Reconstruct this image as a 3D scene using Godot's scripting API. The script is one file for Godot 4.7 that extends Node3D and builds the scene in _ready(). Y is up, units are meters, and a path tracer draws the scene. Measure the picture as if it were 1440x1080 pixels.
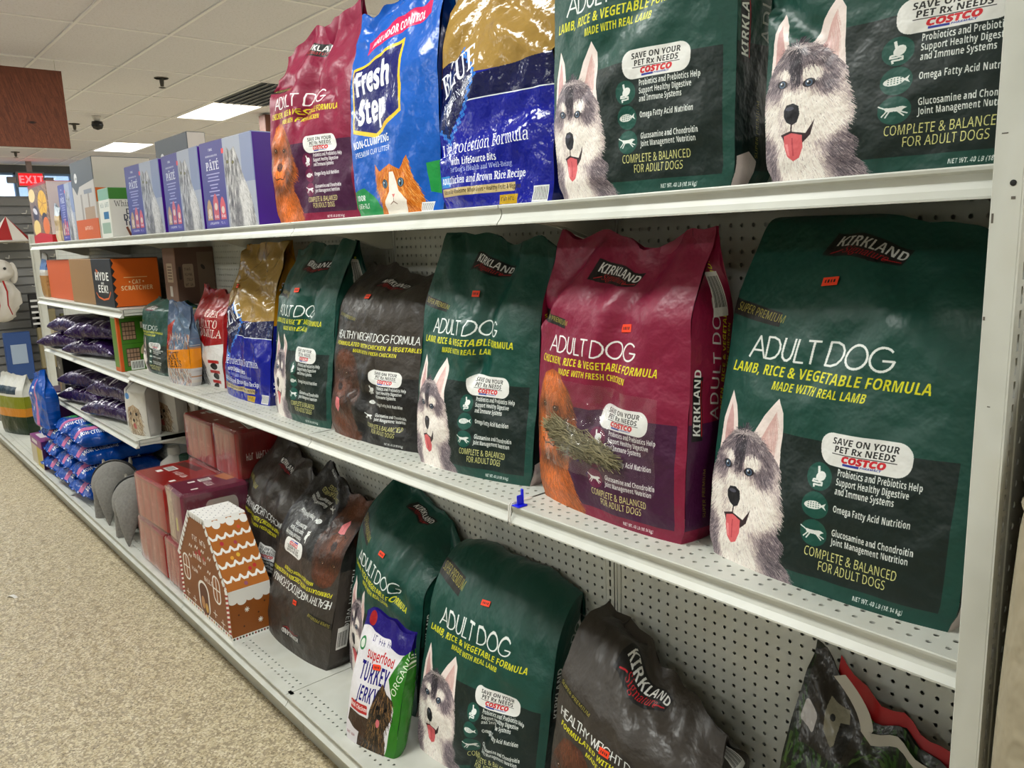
extends Node3D
# A pet-food aisle: a long perforated gondola shelf stacked with dog food, litter and treats.
# World axes: x along the shelf (the aisle runs off towards -x), y up from the floor, z out of the shelf into the aisle.

const INCH := 0.0254
const BAY := 0.9144
const X0 := -0.010            # joint between the first two bays
const X_END := 0.904          # end of the run, by the end post
const Y_TOP := 1.562
const Y_UP := 1.230
const Y_MID := 0.943
const Y_MID2 := 0.925
const Y_LOW := 0.605
const Y_BASE := 0.155
const Z_SHELF := 0.330
const Z_BASE := 0.475
const CEIL := 2.98

var rng := RandomNumberGenerator.new()
var noise := FastNoiseLite.new()
var taken := {}
var mats := {}
var fonts := {}
var glyphs := {}
var crinkle: Texture2D
var fine_bump: Texture2D

func _ready() -> void:
	rng.seed = 7
	noise.seed = 11
	noise.frequency = 1.0
	noise.noise_type = FastNoiseLite.TYPE_SIMPLEX_SMOOTH
	noise.fractal_octaves = 2
	set_camera()
	set_light()
	make_materials()
	room()
	gondola()
	top_shelf_goods()
	middle_shelf_goods()
	base_goods()
	far_bay_goods()
	end_cap()
	background()

# ---------------------------------------------------------------- camera and light
func set_camera() -> void:
	var c := Camera3D.new()
	c.name = "camera"
	add_child(c)
	c.position = Vector3(1.2187, 1.4970, 1.3647)
	c.rotation = Vector3(-0.18195, 0.86153, -0.03450)
	c.fov = rad_to_deg(2.0 * atan(540.0 / 1116.13))
	c.near = 0.02
	c.far = 100.0
	c.current = true

const LAMP_ENERGY := 3.0
const LAMP_COLOR := Color(0.985, 1.0, 0.985)
func set_light() -> void:
	var we := WorldEnvironment.new()
	we.name = "world"
	var e := Environment.new()
	e.background_mode = Environment.BG_SKY
	var sky := Sky.new()
	var sm := ProceduralSkyMaterial.new()
	sm.sky_top_color = Color(0.45, 0.66, 0.92)
	sm.sky_horizon_color = Color(0.80, 0.90, 1.0)
	sm.ground_bottom_color = Color(0.55, 0.55, 0.55)
	sm.ground_horizon_color = Color(0.70, 0.74, 0.78)
	sky.sky_material = sm
	e.sky = sky
	e.background_energy_multiplier = 1.6
	e.tonemap_mode = Environment.TONE_MAPPER_LINEAR
	e.tonemap_exposure = 1.6
	e.sdfgi_enabled = true
	e.ssao_enabled = true
	e.ssil_enabled = true
	we.environment = e
	add_child(we)

# ---------------------------------------------------------------- naming
func numbered(called: String) -> String:
	if not taken.has(called):
		taken[called] = 0
		return called
	taken[called] += 1
	return "%s_%03d" % [called, taken[called]]

func tag(o: Node, label: String, category: String, group := "") -> void:
	o.set_meta("label", label)
	o.set_meta("category", category)
	if group != "":
		o.set_meta("group", group)

func thing(called: String, label: String, category: String, at := Vector3.ZERO, yaw := 0.0, group := "") -> Node3D:
	var o := Node3D.new()
	o.name = numbered(called)
	add_child(o)
	o.position = at
	o.rotation.y = deg_to_rad(yaw)
	tag(o, label, category, group)
	return o

func part(called: String, mesh: Mesh, m: Material, parent: Node, at := Vector3.ZERO) -> MeshInstance3D:
	var o := MeshInstance3D.new()
	o.name = called
	o.mesh = mesh
	if m:
		o.material_override = m
	o.position = at
	parent.add_child(o, true)
	return o

func one(called: String, label: String, category: String, mesh: Mesh, m: Material, at := Vector3.ZERO, yaw := 0.0, group := "") -> MeshInstance3D:
	var o := part(numbered(called), mesh, m, self, at)
	o.rotation.y = deg_to_rad(yaw)
	tag(o, label, category, group)
	return o

func struct(called: String, mesh: Mesh, m: Material, at := Vector3.ZERO) -> MeshInstance3D:
	var o := part(called, mesh, m, self, at)
	o.set_meta("kind", "structure")
	return o

func copy_of(o: Node3D, label: String, at: Vector3, yaw := 0.0) -> Node3D:
	var c: Node3D = o.duplicate()
	c.name = numbered(String(o.name).rstrip("0123456789").trim_suffix("_"))
	add_child(c)
	c.position = at
	c.rotation.y = deg_to_rad(yaw)
	c.set_meta("label", label)
	return c

# ---------------------------------------------------------------- materials
func mat(color: Color, rough := 0.6, metal := 0.0, spec := 0.5) -> StandardMaterial3D:
	var m := StandardMaterial3D.new()
	m.albedo_color = color
	m.roughness = rough
	m.metallic = metal
	m.metallic_specular = spec
	return m

func print_mat(tex: Texture2D, rough := 0.4, bump := 0.0, uvs := 6.0) -> StandardMaterial3D:
	var m := StandardMaterial3D.new()
	m.albedo_texture = tex
	m.roughness = rough
	if bump > 0.0:
		m.normal_enabled = true
		m.normal_texture = crinkle
		m.normal_scale = bump
	m.texture_repeat = false
	return m

func noise_tex(freq: float, ramp: Array, size := 512, type := FastNoiseLite.TYPE_SIMPLEX_SMOOTH, oct := 4, s := 1, normal := 0.0) -> NoiseTexture2D:
	var n := FastNoiseLite.new()
	n.seed = s
	n.frequency = freq
	n.noise_type = type
	n.fractal_octaves = oct
	var t := NoiseTexture2D.new()
	t.width = size
	t.height = size
	t.seamless = true
	t.noise = n
	if normal > 0.0:
		t.as_normal_map = true
		t.bump_strength = normal
	if ramp.size() > 0:
		var g := Gradient.new()
		var off := PackedFloat32Array()
		var col := PackedColorArray()
		for r in ramp:
			off.append(r[0])
			col.append(r[1])
		g.offsets = off
		g.colors = col
		t.color_ramp = g
	return t

func make_materials() -> void:
	crinkle = noise_tex(0.022, [], 512, FastNoiseLite.TYPE_SIMPLEX_SMOOTH, 4, 3, 6.0)
	fine_bump = noise_tex(0.06, [], 256, FastNoiseLite.TYPE_SIMPLEX_SMOOTH, 3, 5, 4.0)
	var steel := mat(Color(0.78, 0.785, 0.755), 0.42)
	steel.albedo_texture = noise_tex(0.01, [[0.0, Color(0.94, 0.94, 0.93)], [0.5, Color(1, 1, 1)], [1.0, Color(0.97, 0.96, 0.94)]], 256)
	steel.uv1_triplanar = true
	steel.uv1_world_triplanar = true
	steel.uv1_scale = Vector3.ONE * 1.7
	mats.steel = steel
	mats.peg = steel
	mats.upright = steel
	mats.post = steel
	mats.sticker = mat(Color(0.95, 0.25, 0.08), 0.6)
	mats.ink = mat(Color(0.08, 0.06, 0.06), 0.6)
	mats.white = mat(Color(0.88, 0.87, 0.85), 0.5)
	mats.kraft = mat(Color(0.62, 0.46, 0.30), 0.85)
	mats.black = mat(Color(0.03, 0.03, 0.03), 0.5)
	var film := StandardMaterial3D.new()
	film.albedo_color = Color(1, 1, 1, 0.012)
	film.transparency = BaseMaterial3D.TRANSPARENCY_ALPHA
	film.roughness = 0.10
	film.metallic_specular = 0.5
	mats.film = film
	var tile := mat(Color(0.88, 0.88, 0.91), 0.95)
	tile.albedo_texture = noise_tex(0.09, [[0.0, Color(0.90, 0.90, 0.89)], [0.45, Color(1, 1, 1)], [1.0, Color(0.96, 0.955, 0.95)]], 512, FastNoiseLite.TYPE_SIMPLEX_SMOOTH, 3, 9)
	tile.uv1_triplanar = true
	tile.uv1_world_triplanar = true
	mats.tile = tile
	mats.runner = mat(Color(0.93, 0.93, 0.94), 0.45)

# ---------------------------------------------------------------- mesh helpers
# A grid of points; seen from outside u runs right and v runs up. f(i, j) gives the point, g(i, j) the uv.
func grid(nu: int, nv: int, f: Callable, g: Callable) -> ArrayMesh:
	var V := PackedVector3Array()
	var T := PackedVector2Array()
	for j in nv + 1:
		for i in nu + 1:
			V.append(f.call(float(i) / nu, float(j) / nv))
			T.append(g.call(float(i) / nu, float(j) / nv))
	return grid_mesh(nu, nv, V, T)

func grid_mesh(nu: int, nv: int, V: PackedVector3Array, T: PackedVector2Array, loop_u := false) -> ArrayMesh:
	var N := PackedVector3Array()
	var I := PackedInt32Array()
	var w := nu + 1
	for j in nv + 1:
		for i in nu + 1:
			var i0 := maxi(i - 1, 0)
			var i1 := mini(i + 1, nu)
			if loop_u and (i == 0 or i == nu):
				i0 = nu - 1
				i1 = 1
			var du := V[j * w + i1] - V[j * w + i0]
			var dv := V[mini(j + 1, nv) * w + i] - V[maxi(j - 1, 0) * w + i]
			var n := du.cross(dv)
			N.append(n.normalized() if n.length() > 1e-12 else Vector3.UP)
	for j in nv:
		for i in nu:
			var a := j * w + i
			I.append_array(PackedInt32Array([a, a + w, a + w + 1, a, a + w + 1, a + 1]))
	var A := []
	A.resize(Mesh.ARRAY_MAX)
	A[Mesh.ARRAY_VERTEX] = V
	A[Mesh.ARRAY_NORMAL] = N
	A[Mesh.ARRAY_TEX_UV] = T
	A[Mesh.ARRAY_INDEX] = I
	var m := ArrayMesh.new()
	m.add_surface_from_arrays(Mesh.PRIMITIVE_TRIANGLES, A)
	return m

func stool() -> SurfaceTool:
	var st := SurfaceTool.new()
	st.begin(Mesh.PRIMITIVE_TRIANGLES)
	st.set_smooth_group(-1)
	return st

func quad(st: SurfaceTool, a: Vector3, b: Vector3, c: Vector3, d: Vector3, ua := Vector2.ZERO, ub := Vector2.ZERO, uc := Vector2.ZERO, ud := Vector2.ZERO) -> void:
	# a bottom left, b top left, c top right, d bottom right as seen from outside (clockwise)
	for k in [[a, ua], [b, ub], [c, uc], [a, ua], [c, uc], [d, ud]]:
		st.set_uv(k[1])
		st.add_vertex(k[0])

func done(st: SurfaceTool) -> ArrayMesh:
	st.generate_normals()
	return st.commit()

# A chamfered box. uv: optional rects (in 0..1) for the faces front (+z), right (+x), top (+y); left, back and bottom reuse right, front and top.
func add_box(st: SurfaceTool, c: Vector3, s: Vector3, b := 0.0, uv := {}) -> void:
	var h := s * 0.5
	b = minf(b, minf(h.x, minf(h.y, h.z)) * 0.95)
	var faces := [
		[Vector3(0, 0, 1), Vector3(1, 0, 0), Vector3(0, 1, 0), "front"], [Vector3(0, 0, -1), Vector3(-1, 0, 0), Vector3(0, 1, 0), "back"],
		[Vector3(1, 0, 0), Vector3(0, 0, -1), Vector3(0, 1, 0), "right"], [Vector3(-1, 0, 0), Vector3(0, 0, 1), Vector3(0, 1, 0), "left"],
		[Vector3(0, 1, 0), Vector3(1, 0, 0), Vector3(0, 0, -1), "top"], [Vector3(0, -1, 0), Vector3(1, 0, 0), Vector3(0, 0, 1), "bottom"]]
	var fallback := {"back": "front", "left": "right", "bottom": "top", "top": "right", "right": "front"}
	for f in faces:
		var n: Vector3 = f[0]
		var u: Vector3 = f[1]
		var v: Vector3 = f[2]
		var hu := absf(u.dot(h)) - b
		var hv := absf(v.dot(h)) - b
		var o := c + n * absf(n.dot(h))
		var key: String = f[3]
		while not uv.has(key) and fallback.has(key):
			key = fallback[key]
		var r: Rect2 = uv.get(key, Rect2(0, 0, 1, 1))
		quad(st, o - u * hu - v * hv, o - u * hu + v * hv, o + u * hu + v * hv, o + u * hu - v * hv,
			Vector2(r.position.x, r.end.y), r.position, Vector2(r.end.x, r.position.y), r.end)
	if b <= 0.0:
		return
	var r0: Rect2 = uv.get("front", Rect2(0, 0, 1, 1))
	for ax in 3:
		var e := Vector3.ZERO
		e[ax] = 1
		var p := Vector3.ZERO
		p[(ax + 1) % 3] = 1
		var q := Vector3.ZERO
		q[(ax + 2) % 3] = 1
		for sp in [-1.0, 1.0]:
			for sq in [-1.0, 1.0]:
				var hp := absf(p.dot(h))
				var hq := absf(q.dot(h))
				var he := absf(e.dot(h)) - b
				var A: Vector3 = c + p * sp * hp + q * sq * (hq - b)
				var B: Vector3 = c + p * sp * (hp - b) + q * sq * hq
				var corner := [A - e * he, A + e * he, B + e * he, B - e * he]
				var out: Vector3 = p * sp + q * sq
				var uvs := []
				for k in corner:
					var l: Vector3 = k - c
					uvs.append(r0.position + Vector2((l.x / s.x + 0.5) * r0.size.x, (0.5 - l.y / s.y) * r0.size.y))
				if (corner[1] - corner[0]).cross(corner[2] - corner[0]).dot(out) > 0.0:
					quad(st, corner[3], corner[2], corner[1], corner[0], uvs[3], uvs[2], uvs[1], uvs[0])
				else:
					quad(st, corner[0], corner[1], corner[2], corner[3], uvs[0], uvs[1], uvs[2], uvs[3])
	for sx in [-1.0, 1.0]:
		for sy in [-1.0, 1.0]:
			for sz in [-1.0, 1.0]:
				var k := Vector3(sx, sy, sz)
				var A: Vector3 = c + k * Vector3(h.x, h.y - b, h.z - b)
				var B: Vector3 = c + k * Vector3(h.x - b, h.y, h.z - b)
				var C: Vector3 = c + k * Vector3(h.x - b, h.y - b, h.z)
				var l: Vector3 = A - c
				var t := r0.position + Vector2((l.x / s.x + 0.5) * r0.size.x, (0.5 - l.y / s.y) * r0.size.y)
				var tri := [A, B, C] if (B - A).cross(C - A).dot(k) < 0.0 else [A, C, B]
				for x in tri:
					st.set_uv(t)
					st.add_vertex(x)

func box(s: Vector3, b := 0.0, uv := {}, c := Vector3.ZERO) -> ArrayMesh:
	var st := stool()
	add_box(st, c, s, b, uv)
	return done(st)

func box_up(s: Vector3, b := 0.0, uv := {}) -> ArrayMesh:
	return box(s, b, uv, Vector3(0, s.y * 0.5, 0))

# A profile (z, y) run along x from xa to xb; the outline turns clockwise as seen from +x looking towards -x.
func add_extrusion(st: SurfaceTool, prof: PackedVector2Array, xa: float, xb: float, caps := true) -> void:
	var n := prof.size()
	var area := 0.0
	for i in n:
		area += prof[i].cross(prof[(i + 1) % n])
	for i in n:
		var p := prof[i]
		var q := prof[(i + 1) % n]
		var a := Vector3(xa, p.y, p.x)
		var b := Vector3(xa, q.y, q.x)
		var c := Vector3(xb, q.y, q.x)
		var d := Vector3(xb, p.y, p.x)
		if area < 0.0:
			quad(st, a, d, c, b)
		else:
			quad(st, a, b, c, d)
	if caps:
		var tris := Geometry2D.triangulate_polygon(prof)
		for x in [xa, xb]:
			for t in range(0, tris.size(), 3):
				for k in 3:
					var p := prof[tris[t + k]]
					st.set_uv(Vector2.ZERO)
					st.add_vertex(Vector3(x, p.y, p.x))

func extrusion(prof: PackedVector2Array, xa: float, xb: float) -> ArrayMesh:
	var st := stool()
	add_extrusion(st, prof, xa, xb)
	return done(st)

# A tube of radius r(i) along points.
func tube(pts: PackedVector3Array, r: float, n := 8, r2 := -1.0) -> ArrayMesh:
	var V := PackedVector3Array()
	var T := PackedVector2Array()
	if r2 < 0.0:
		r2 = r
	var m := pts.size()
	for j in m:
		var d := (pts[mini(j + 1, m - 1)] - pts[maxi(j - 1, 0)]).normalized()
		var a := d.cross(Vector3(0.31, 0.87, 0.38)).normalized()
		var b := d.cross(a)
		var rr := lerpf(r, r2, float(j) / maxf(1, m - 1))
		for i in n + 1:
			var t := -TAU * i / n
			V.append(pts[j] + (a * cos(t) + b * sin(t)) * rr)
			T.append(Vector2(float(i) / n, float(j) / (m - 1)))
	return grid_mesh(n, m - 1, V, T, true)

func lathe(prof: PackedVector2Array, n := 16) -> ArrayMesh:
	# prof: (radius, y) from bottom to top
	var V := PackedVector3Array()
	var T := PackedVector2Array()
	for j in prof.size():
		for i in n + 1:
			var t := -TAU * i / n
			V.append(Vector3(cos(t) * prof[j].x, prof[j].y, sin(t) * prof[j].x))
			T.append(Vector2(float(i) / n, 1.0 - float(j) / (prof.size() - 1)))
	return grid_mesh(n, prof.size() - 1, V, T, true)

# A plate in the xy plane, facing +z, with a hole of k sides in the middle of each cell; the holes have depth.
func perforated(x0: float, y0: float, nx: int, ny: int, pitch: float, r: float, depth: float, k := 8, rect := Vector2.ZERO, stagger := 0.0) -> ArrayMesh:
	var V := PackedVector3Array()
	var N := PackedVector3Array()
	var I := PackedInt32Array()
	for j in ny:
		for i in nx:
			var c := Vector2(x0 + (i + 0.5) * pitch, y0 + (j + 0.5) * pitch)
			var ring: Array[Vector2] = []
			var outer: Array[Vector2] = []
			var h := pitch * 0.5
			if rect != Vector2.ZERO:
				var sg := [Vector2(1, 1), Vector2(-1, 1), Vector2(-1, -1), Vector2(1, -1)]
				for s in sg:
					ring.append(c + s * rect * 0.5)
					outer.append(c + s * h)
			else:
				for a in k:
					var t := TAU * (a + 0.5) / k
					var d := Vector2(cos(t), sin(t))
					ring.append(c + d * r + Vector2(stagger * (i % 2), 0))
					outer.append(c + d / maxf(absf(d.x), absf(d.y)) * h)
				if k == 8:  # move the outer points of an octagon to the corners and sides of the cell
					var sq := [Vector2(1, 0.4142), Vector2(0.4142, 1), Vector2(-0.4142, 1), Vector2(-1, 0.4142), Vector2(-1, -0.4142), Vector2(-0.4142, -1), Vector2(0.4142, -1), Vector2(1, -0.4142)]
					for a in 8:
						outer[a] = c + sq[a] * h
			var kk := ring.size()
			var s0 := V.size()
			for a in kk:
				V.append(Vector3(outer[a].x, outer[a].y, 0))
				V.append(Vector3(ring[a].x, ring[a].y, 0))
				N.append(Vector3(0, 0, 1))
				N.append(Vector3(0, 0, 1))
			for a in kk:
				var b := (a + 1) % kk
				I.append_array(PackedInt32Array([s0 + a * 2, s0 + a * 2 + 1, s0 + b * 2 + 1, s0 + a * 2, s0 + b * 2 + 1, s0 + b * 2]))
			if k == 8 and rect == Vector2.ZERO:
				for a in [0, 2, 4, 6]:
					var corner: Vector2 = c + Vector2(1 if a == 0 or a == 6 else -1, 1 if a < 4 else -1) * h
					V.append(Vector3(corner.x, corner.y, 0))
					N.append(Vector3(0, 0, 1))
					I.append_array(PackedInt32Array([s0 + a * 2, s0 + (a + 1) % 8 * 2, V.size() - 1]))
			var s1 := V.size()
			for a in kk:
				var inward := Vector3(c.x - ring[a].x, c.y - ring[a].y, 0).normalized()
				V.append(Vector3(ring[a].x, ring[a].y, 0))
				V.append(Vector3(ring[a].x, ring[a].y, -depth))
				N.append(inward)
				N.append(inward)
			for a in kk:
				var b := (a + 1) % kk
				I.append_array(PackedInt32Array([s1 + a * 2, s1 + a * 2 + 1, s1 + b * 2 + 1, s1 + a * 2, s1 + b * 2 + 1, s1 + b * 2]))
	var A := []
	A.resize(Mesh.ARRAY_MAX)
	A[Mesh.ARRAY_VERTEX] = V
	A[Mesh.ARRAY_NORMAL] = N
	A[Mesh.ARRAY_INDEX] = I
	var m := ArrayMesh.new()
	m.add_surface_from_arrays(Mesh.PRIMITIVE_TRIANGLES, A)
	return m

# ---------------------------------------------------------------- flat print: a small drawing kit for packaging
class Sheet:
	var im: Image
	var s := Vector2.ONE  # pixels per design unit
	var o := Vector2.ZERO # origin in pixels
	var host: Node
	func _init(w: int, h: int, bg: Color) -> void:
		im = Image.create(w, h, false, Image.FORMAT_RGB8)
		im.fill(bg)
	func rect(x: float, y: float, w: float, h: float, c: Color) -> void:
		var a := o + Vector2(x, y) * s
		im.fill_rect(Rect2i(roundi(a.x), roundi(a.y), maxi(1, roundi(w * s.x)), maxi(1, roundi(h * s.y))), c)
	func poly(pts: Array, c: Color) -> void:
		fill([PackedVector2Array(pts)], c)
	func fill(shapes: Array, c: Color) -> void:
		var lo := 1e9
		var hi := -1e9
		var px := []
		for sh in shapes:
			var q := PackedVector2Array()
			for p in sh:
				var v: Vector2 = o + p * s
				q.append(v)
				lo = minf(lo, v.y)
				hi = maxf(hi, v.y)
			px.append(q)
		var y0 := maxi(0, floori(lo))
		var y1 := mini(im.get_height() - 1, ceili(hi))
		if y1 < y0:
			return
		var rows := []
		for k in y1 - y0 + 1:
			rows.append([])
		for q in px:
			var n: int = q.size()
			for i in n:
				var a: Vector2 = q[i]
				var b: Vector2 = q[(i + 1) % n]
				if a.y > b.y:
					var t := a
					a = b
					b = t
				var r0 := maxi(y0, ceili(a.y - 0.5))
				var r1 := mini(y1, ceili(b.y - 0.5) - 1)
				if r1 < r0:
					continue
				var k := (b.x - a.x) / (b.y - a.y)
				for r in range(r0, r1 + 1):
					rows[r - y0].append(a.x + (r + 0.5 - a.y) * k)
		var w := im.get_width()
		for r in rows.size():
			var xs: Array = rows[r]
			xs.sort()
			for i in range(0, xs.size() - 1, 2):
				var xa := maxi(0, roundi(xs[i]))
				var xb := mini(w, roundi(xs[i + 1]))
				if xb > xa:
					im.fill_rect(Rect2i(xa, y0 + r, xb - xa, 1), c)
	func oval(x: float, y: float, rx: float, ry: float, c: Color, turn := 0.0) -> void:
		var q := PackedVector2Array()
		for i in 28:
			var t := TAU * i / 28
			q.append(Vector2(x, y) + Vector2(cos(t) * rx, sin(t) * ry).rotated(turn))
		fill([q], c)
	func rrect(x: float, y: float, w: float, h: float, r: float, c: Color, turn := 0.0) -> void:
		var q := PackedVector2Array()
		var m := Vector2(x + w * 0.5, y + h * 0.5)
		for k in 4:
			var cc: Vector2 = Vector2(w * 0.5 - r, h * 0.5 - r) * [Vector2(1, 1), Vector2(-1, 1), Vector2(-1, -1), Vector2(1, -1)][k]
			for i in 7:
				var t := PI * 0.5 * (k + i / 6.0)
				q.append(m + (cc + Vector2(cos(t), sin(t)) * r).rotated(turn))
		fill([q], c)
	func line(pts: Array, w: float, c: Color, closed := false) -> void:
		var n := pts.size()
		for i in (n if closed else n - 1):
			var a: Vector2 = pts[i]
			var b: Vector2 = pts[(i + 1) % n]
			var d := (b - a).normalized().orthogonal() * w * 0.5
			var e := (b - a).normalized() * w * 0.3
			fill([PackedVector2Array([a + d - e, b + d + e, b - d + e, a - d - e])], c)
	func hair(p: Vector2, d: Vector2, w: float, c: Color) -> void:
		var a := o + p * s
		var b := a + d * s
		if a.y > b.y:
			var t := a
			a = b
			b = t
		var n := maxi(1, ceili(b.y - a.y))
		var ww := maxi(1, roundi(w * s.x))
		for k in n:
			var x := lerpf(a.x, b.x, (k + 0.5) / n)
			im.fill_rect(Rect2i(roundi(x), roundi(a.y) + k, ww, 1), c)
	# text: (x, y) is the left end (or middle, or right end) of the baseline; h is the cap height
	func text(t: String, x: float, y: float, h: float, c: Color, font := "sans", narrow := 1.0, slant := 0.0, align := 0, turn := 0.0, track := 0.0, heavy := 0.0) -> float:
		var k := h / 45.7
		var w := 0.0
		for ch in t:
			w += (host.glyph(font, ch)[0] + track) * k * narrow
		var x0 := [0.0, -w * 0.5, -w][align] as float
		var pen := x0
		for ch in t:
			var g: Array = host.glyph(font, ch)
			var shapes := []
			for sh in g[1]:
				var q := PackedVector2Array()
				for p in sh:
					q.append(Vector2(x, y) + Vector2(pen + p.x * k * narrow - p.y * k * slant, p.y * k).rotated(turn))
				shapes.append(q)
			if shapes.size() > 0:
				fill(shapes, c)
				if heavy > 0.0:
					for sh in shapes:
						line(Array(sh), heavy, c, true)
			pen += (g[0] + track) * k * narrow
		return w
	func texture() -> ImageTexture:
		return ImageTexture.create_from_image(im)

func glyph(font: String, ch: String) -> Array:
	var key := font + ch
	if glyphs.has(key):
		return glyphs[key]
	if not fonts.has(font):
		var f := SystemFont.new()
		f.font_names = PackedStringArray(["Droid Serif" if font.begins_with("serif") else "Droid Sans"])
		f.font_weight = 700 if font.ends_with("bold") else 400
		fonts[font] = f
	var ts := TextServerManager.get_primary_interface()
	var rid: RID = fonts[font].get_rids()[0]
	var gi := ts.font_get_glyph_index(rid, 64, ch.unicode_at(0), 0)
	var adv := ts.font_get_glyph_advance(rid, 64, gi).x
	var co := ts.font_get_glyph_contours(rid, 64, gi)
	var shapes := []
	if co.has("points"):
		var start := 0
		for e in co.contours:
			var raw: Array = []
			for k in range(start, e + 1):
				raw.append(co.points[k])
			start = e + 1
			var full: Array = []   # put the implied on-curve points in
			for k in raw.size():
				var a: Vector3 = raw[k]
				var b: Vector3 = raw[(k + 1) % raw.size()]
				full.append(a)
				if a.z != 1.0 and b.z != 1.0:
					full.append(Vector3((a.x + b.x) * 0.5, (a.y + b.y) * 0.5, 1.0))
			while full.size() > 0 and full[0].z != 1.0:
				full.append(full.pop_front())
			var q := PackedVector2Array()
			var k := 0
			while k < full.size():
				var a: Vector3 = full[k]
				var b: Vector3 = full[(k + 1) % full.size()]
				q.append(Vector2(a.x, a.y))
				if b.z != 1.0:
					var c: Vector3 = full[(k + 2) % full.size()]
					for t in [0.33, 0.67]:
						var u: float = 1.0 - t
						q.append(Vector2(a.x, a.y) * u * u + Vector2(b.x, b.y) * 2.0 * u * t + Vector2(c.x, c.y) * t * t)
					k += 2
				else:
					k += 1
			shapes.append(q)
	glyphs[key] = [adv, shapes]
	return glyphs[key]

func sheet(w: int, h: int, bg: Color, scale := 1.0) -> Sheet:
	var c := Sheet.new(w, h, bg)
	c.host = self
	c.s = Vector2(scale, scale)
	return c

# thin drawn capitals of even stroke, as on the dog food bags: only the letters that are needed
func thin_caps(c: Sheet, t: String, x: float, y: float, h: float, w: float, col: Color, slant := 0.12, wide := 1.0) -> float:
	var pen := x
	for ch in t:
		var L := []
		var adv := 0.8
		match ch:
			"A": L = [[[0, 1], [0.42, 0], [0.84, 1]], [[0.16, 0.66], [0.68, 0.66]]]; adv = 0.92
			"D": L = [[[0, 0], [0, 1], [0.3, 1], [0.55, 0.9], [0.7, 0.7], [0.74, 0.5], [0.7, 0.3], [0.55, 0.1], [0.3, 0], [0, 0]]]; adv = 0.9
			"U": L = [[[0, 0], [0, 0.66], [0.06, 0.86], [0.2, 0.98], [0.34, 0.98], [0.48, 0.86], [0.54, 0.66], [0.54, 0]]]; adv = 0.72
			"L": L = [[[0, 0], [0, 1], [0.42, 1]]]; adv = 0.5
			"T": L = [[[0, 0], [0.56, 0]], [[0.28, 0], [0.28, 1]]]; adv = 0.66
			"O", "G":
				var a := []
				for i in (25 if ch == "O" else 20):
					var q := -PI * 0.25 - TAU * i / 24.0
					a.append([0.5 + cos(q) * 0.5, 0.5 + sin(q) * 0.5])
				L = [a]
				adv = 1.12
				if ch == "G":
					L = [a.slice(0, 20) + [[1.0, 0.55], [0.55, 0.55]]]
			"H": L = [[[0, 0], [0, 1]], [[0.56, 0], [0.56, 1]], [[0, 0.48], [0.56, 0.48]]]; adv = 0.74
			"E": L = [[[0.42, 0], [0, 0], [0, 1], [0.42, 1]], [[0, 0.48], [0.38, 0.48]]]; adv = 0.56
			"F": L = [[[0.42, 0], [0, 0], [0, 1]], [[0, 0.48], [0.38, 0.48]]]; adv = 0.52
			"Y": L = [[[0, 0], [0.3, 0.5], [0.6, 0]], [[0.3, 0.5], [0.3, 1]]]; adv = 0.66
			"W": L = [[[0, 0], [0.25, 1], [0.5, 0.1], [0.75, 1], [1.0, 0]]]; adv = 1.08
			"I": L = [[[0, 0], [0, 1]]]; adv = 0.18
			"R": L = [[[0, 1], [0, 0], [0.3, 0], [0.44, 0.1], [0.46, 0.26], [0.4, 0.42], [0.28, 0.5], [0, 0.5]], [[0.24, 0.5], [0.5, 1]]]; adv = 0.62
			"M": L = [[[0, 1], [0.12, 0], [0.42, 0.85], [0.72, 0], [0.84, 1]]]; adv = 0.98
			" ": adv = 0.32
		for st in L:
			var pts := []
			for p in st:
				pts.append(Vector2(pen + p[0] * h * wide + (1.0 - p[1]) * h * slant, y - h + p[1] * h))
			c.line(pts, w, col)
		pen += adv * h * wide
	return pen - x

func fur(c: Sheet, pts: Array, flow: Callable, cols: Array, count: int, len: float, w: float, sd := 1) -> void:
	var r := RandomNumberGenerator.new()
	r.seed = sd
	var q := PackedVector2Array(pts)
	var lo := q[0]
	var hi := q[0]
	for p in q:
		lo = lo.min(p)
		hi = hi.max(p)
	for i in count:
		var p := Vector2(r.randf_range(lo.x, hi.x), r.randf_range(lo.y, hi.y))
		if Geometry2D.is_point_in_polygon(p, q):
			c.hair(p, flow.call(p) * len * r.randf_range(0.5, 1.3), w, cols[r.randi() % cols.size()])

func G(v: float, k := Color(1, 1, 1)) -> Color:
	return Color(v * k.r, v * k.g, v * k.b)

# hair whose colour comes from how pale the coat is at each point
func coat(c: Sheet, pts: Array, flow: Callable, pale: Callable, ramp: Array, count: int, length: float, w: float, sd := 1) -> void:
	var r := RandomNumberGenerator.new()
	r.seed = sd
	var q := PackedVector2Array(pts)
	var lo := q[0]
	var hi := q[0]
	for p in q:
		lo = lo.min(p)
		hi = hi.max(p)
	for i in count:
		var p := Vector2(r.randf_range(lo.x, hi.x), r.randf_range(lo.y, hi.y))
		if not Geometry2D.is_point_in_polygon(p, q):
			continue
		var t: float = clampf(pale.call(p) + r.randfn(0.0, 0.11), 0.0, 0.999) * (ramp.size() - 1)
		var col: Color = ramp[int(t)].lerp(ramp[int(t) + 1], t - int(t))
		c.hair(p, flow.call(p) * length * r.randf_range(0.5, 1.3), w, col)

func blob(p: Vector2, x: float, y: float, rx: float, ry: float, soft := 0.35) -> float:
	var d := Vector2((p.x - x) / rx, (p.y - y) / ry).length()
	return 1.0 - smoothstep(1.0 - soft, 1.0 + soft, d)

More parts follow.
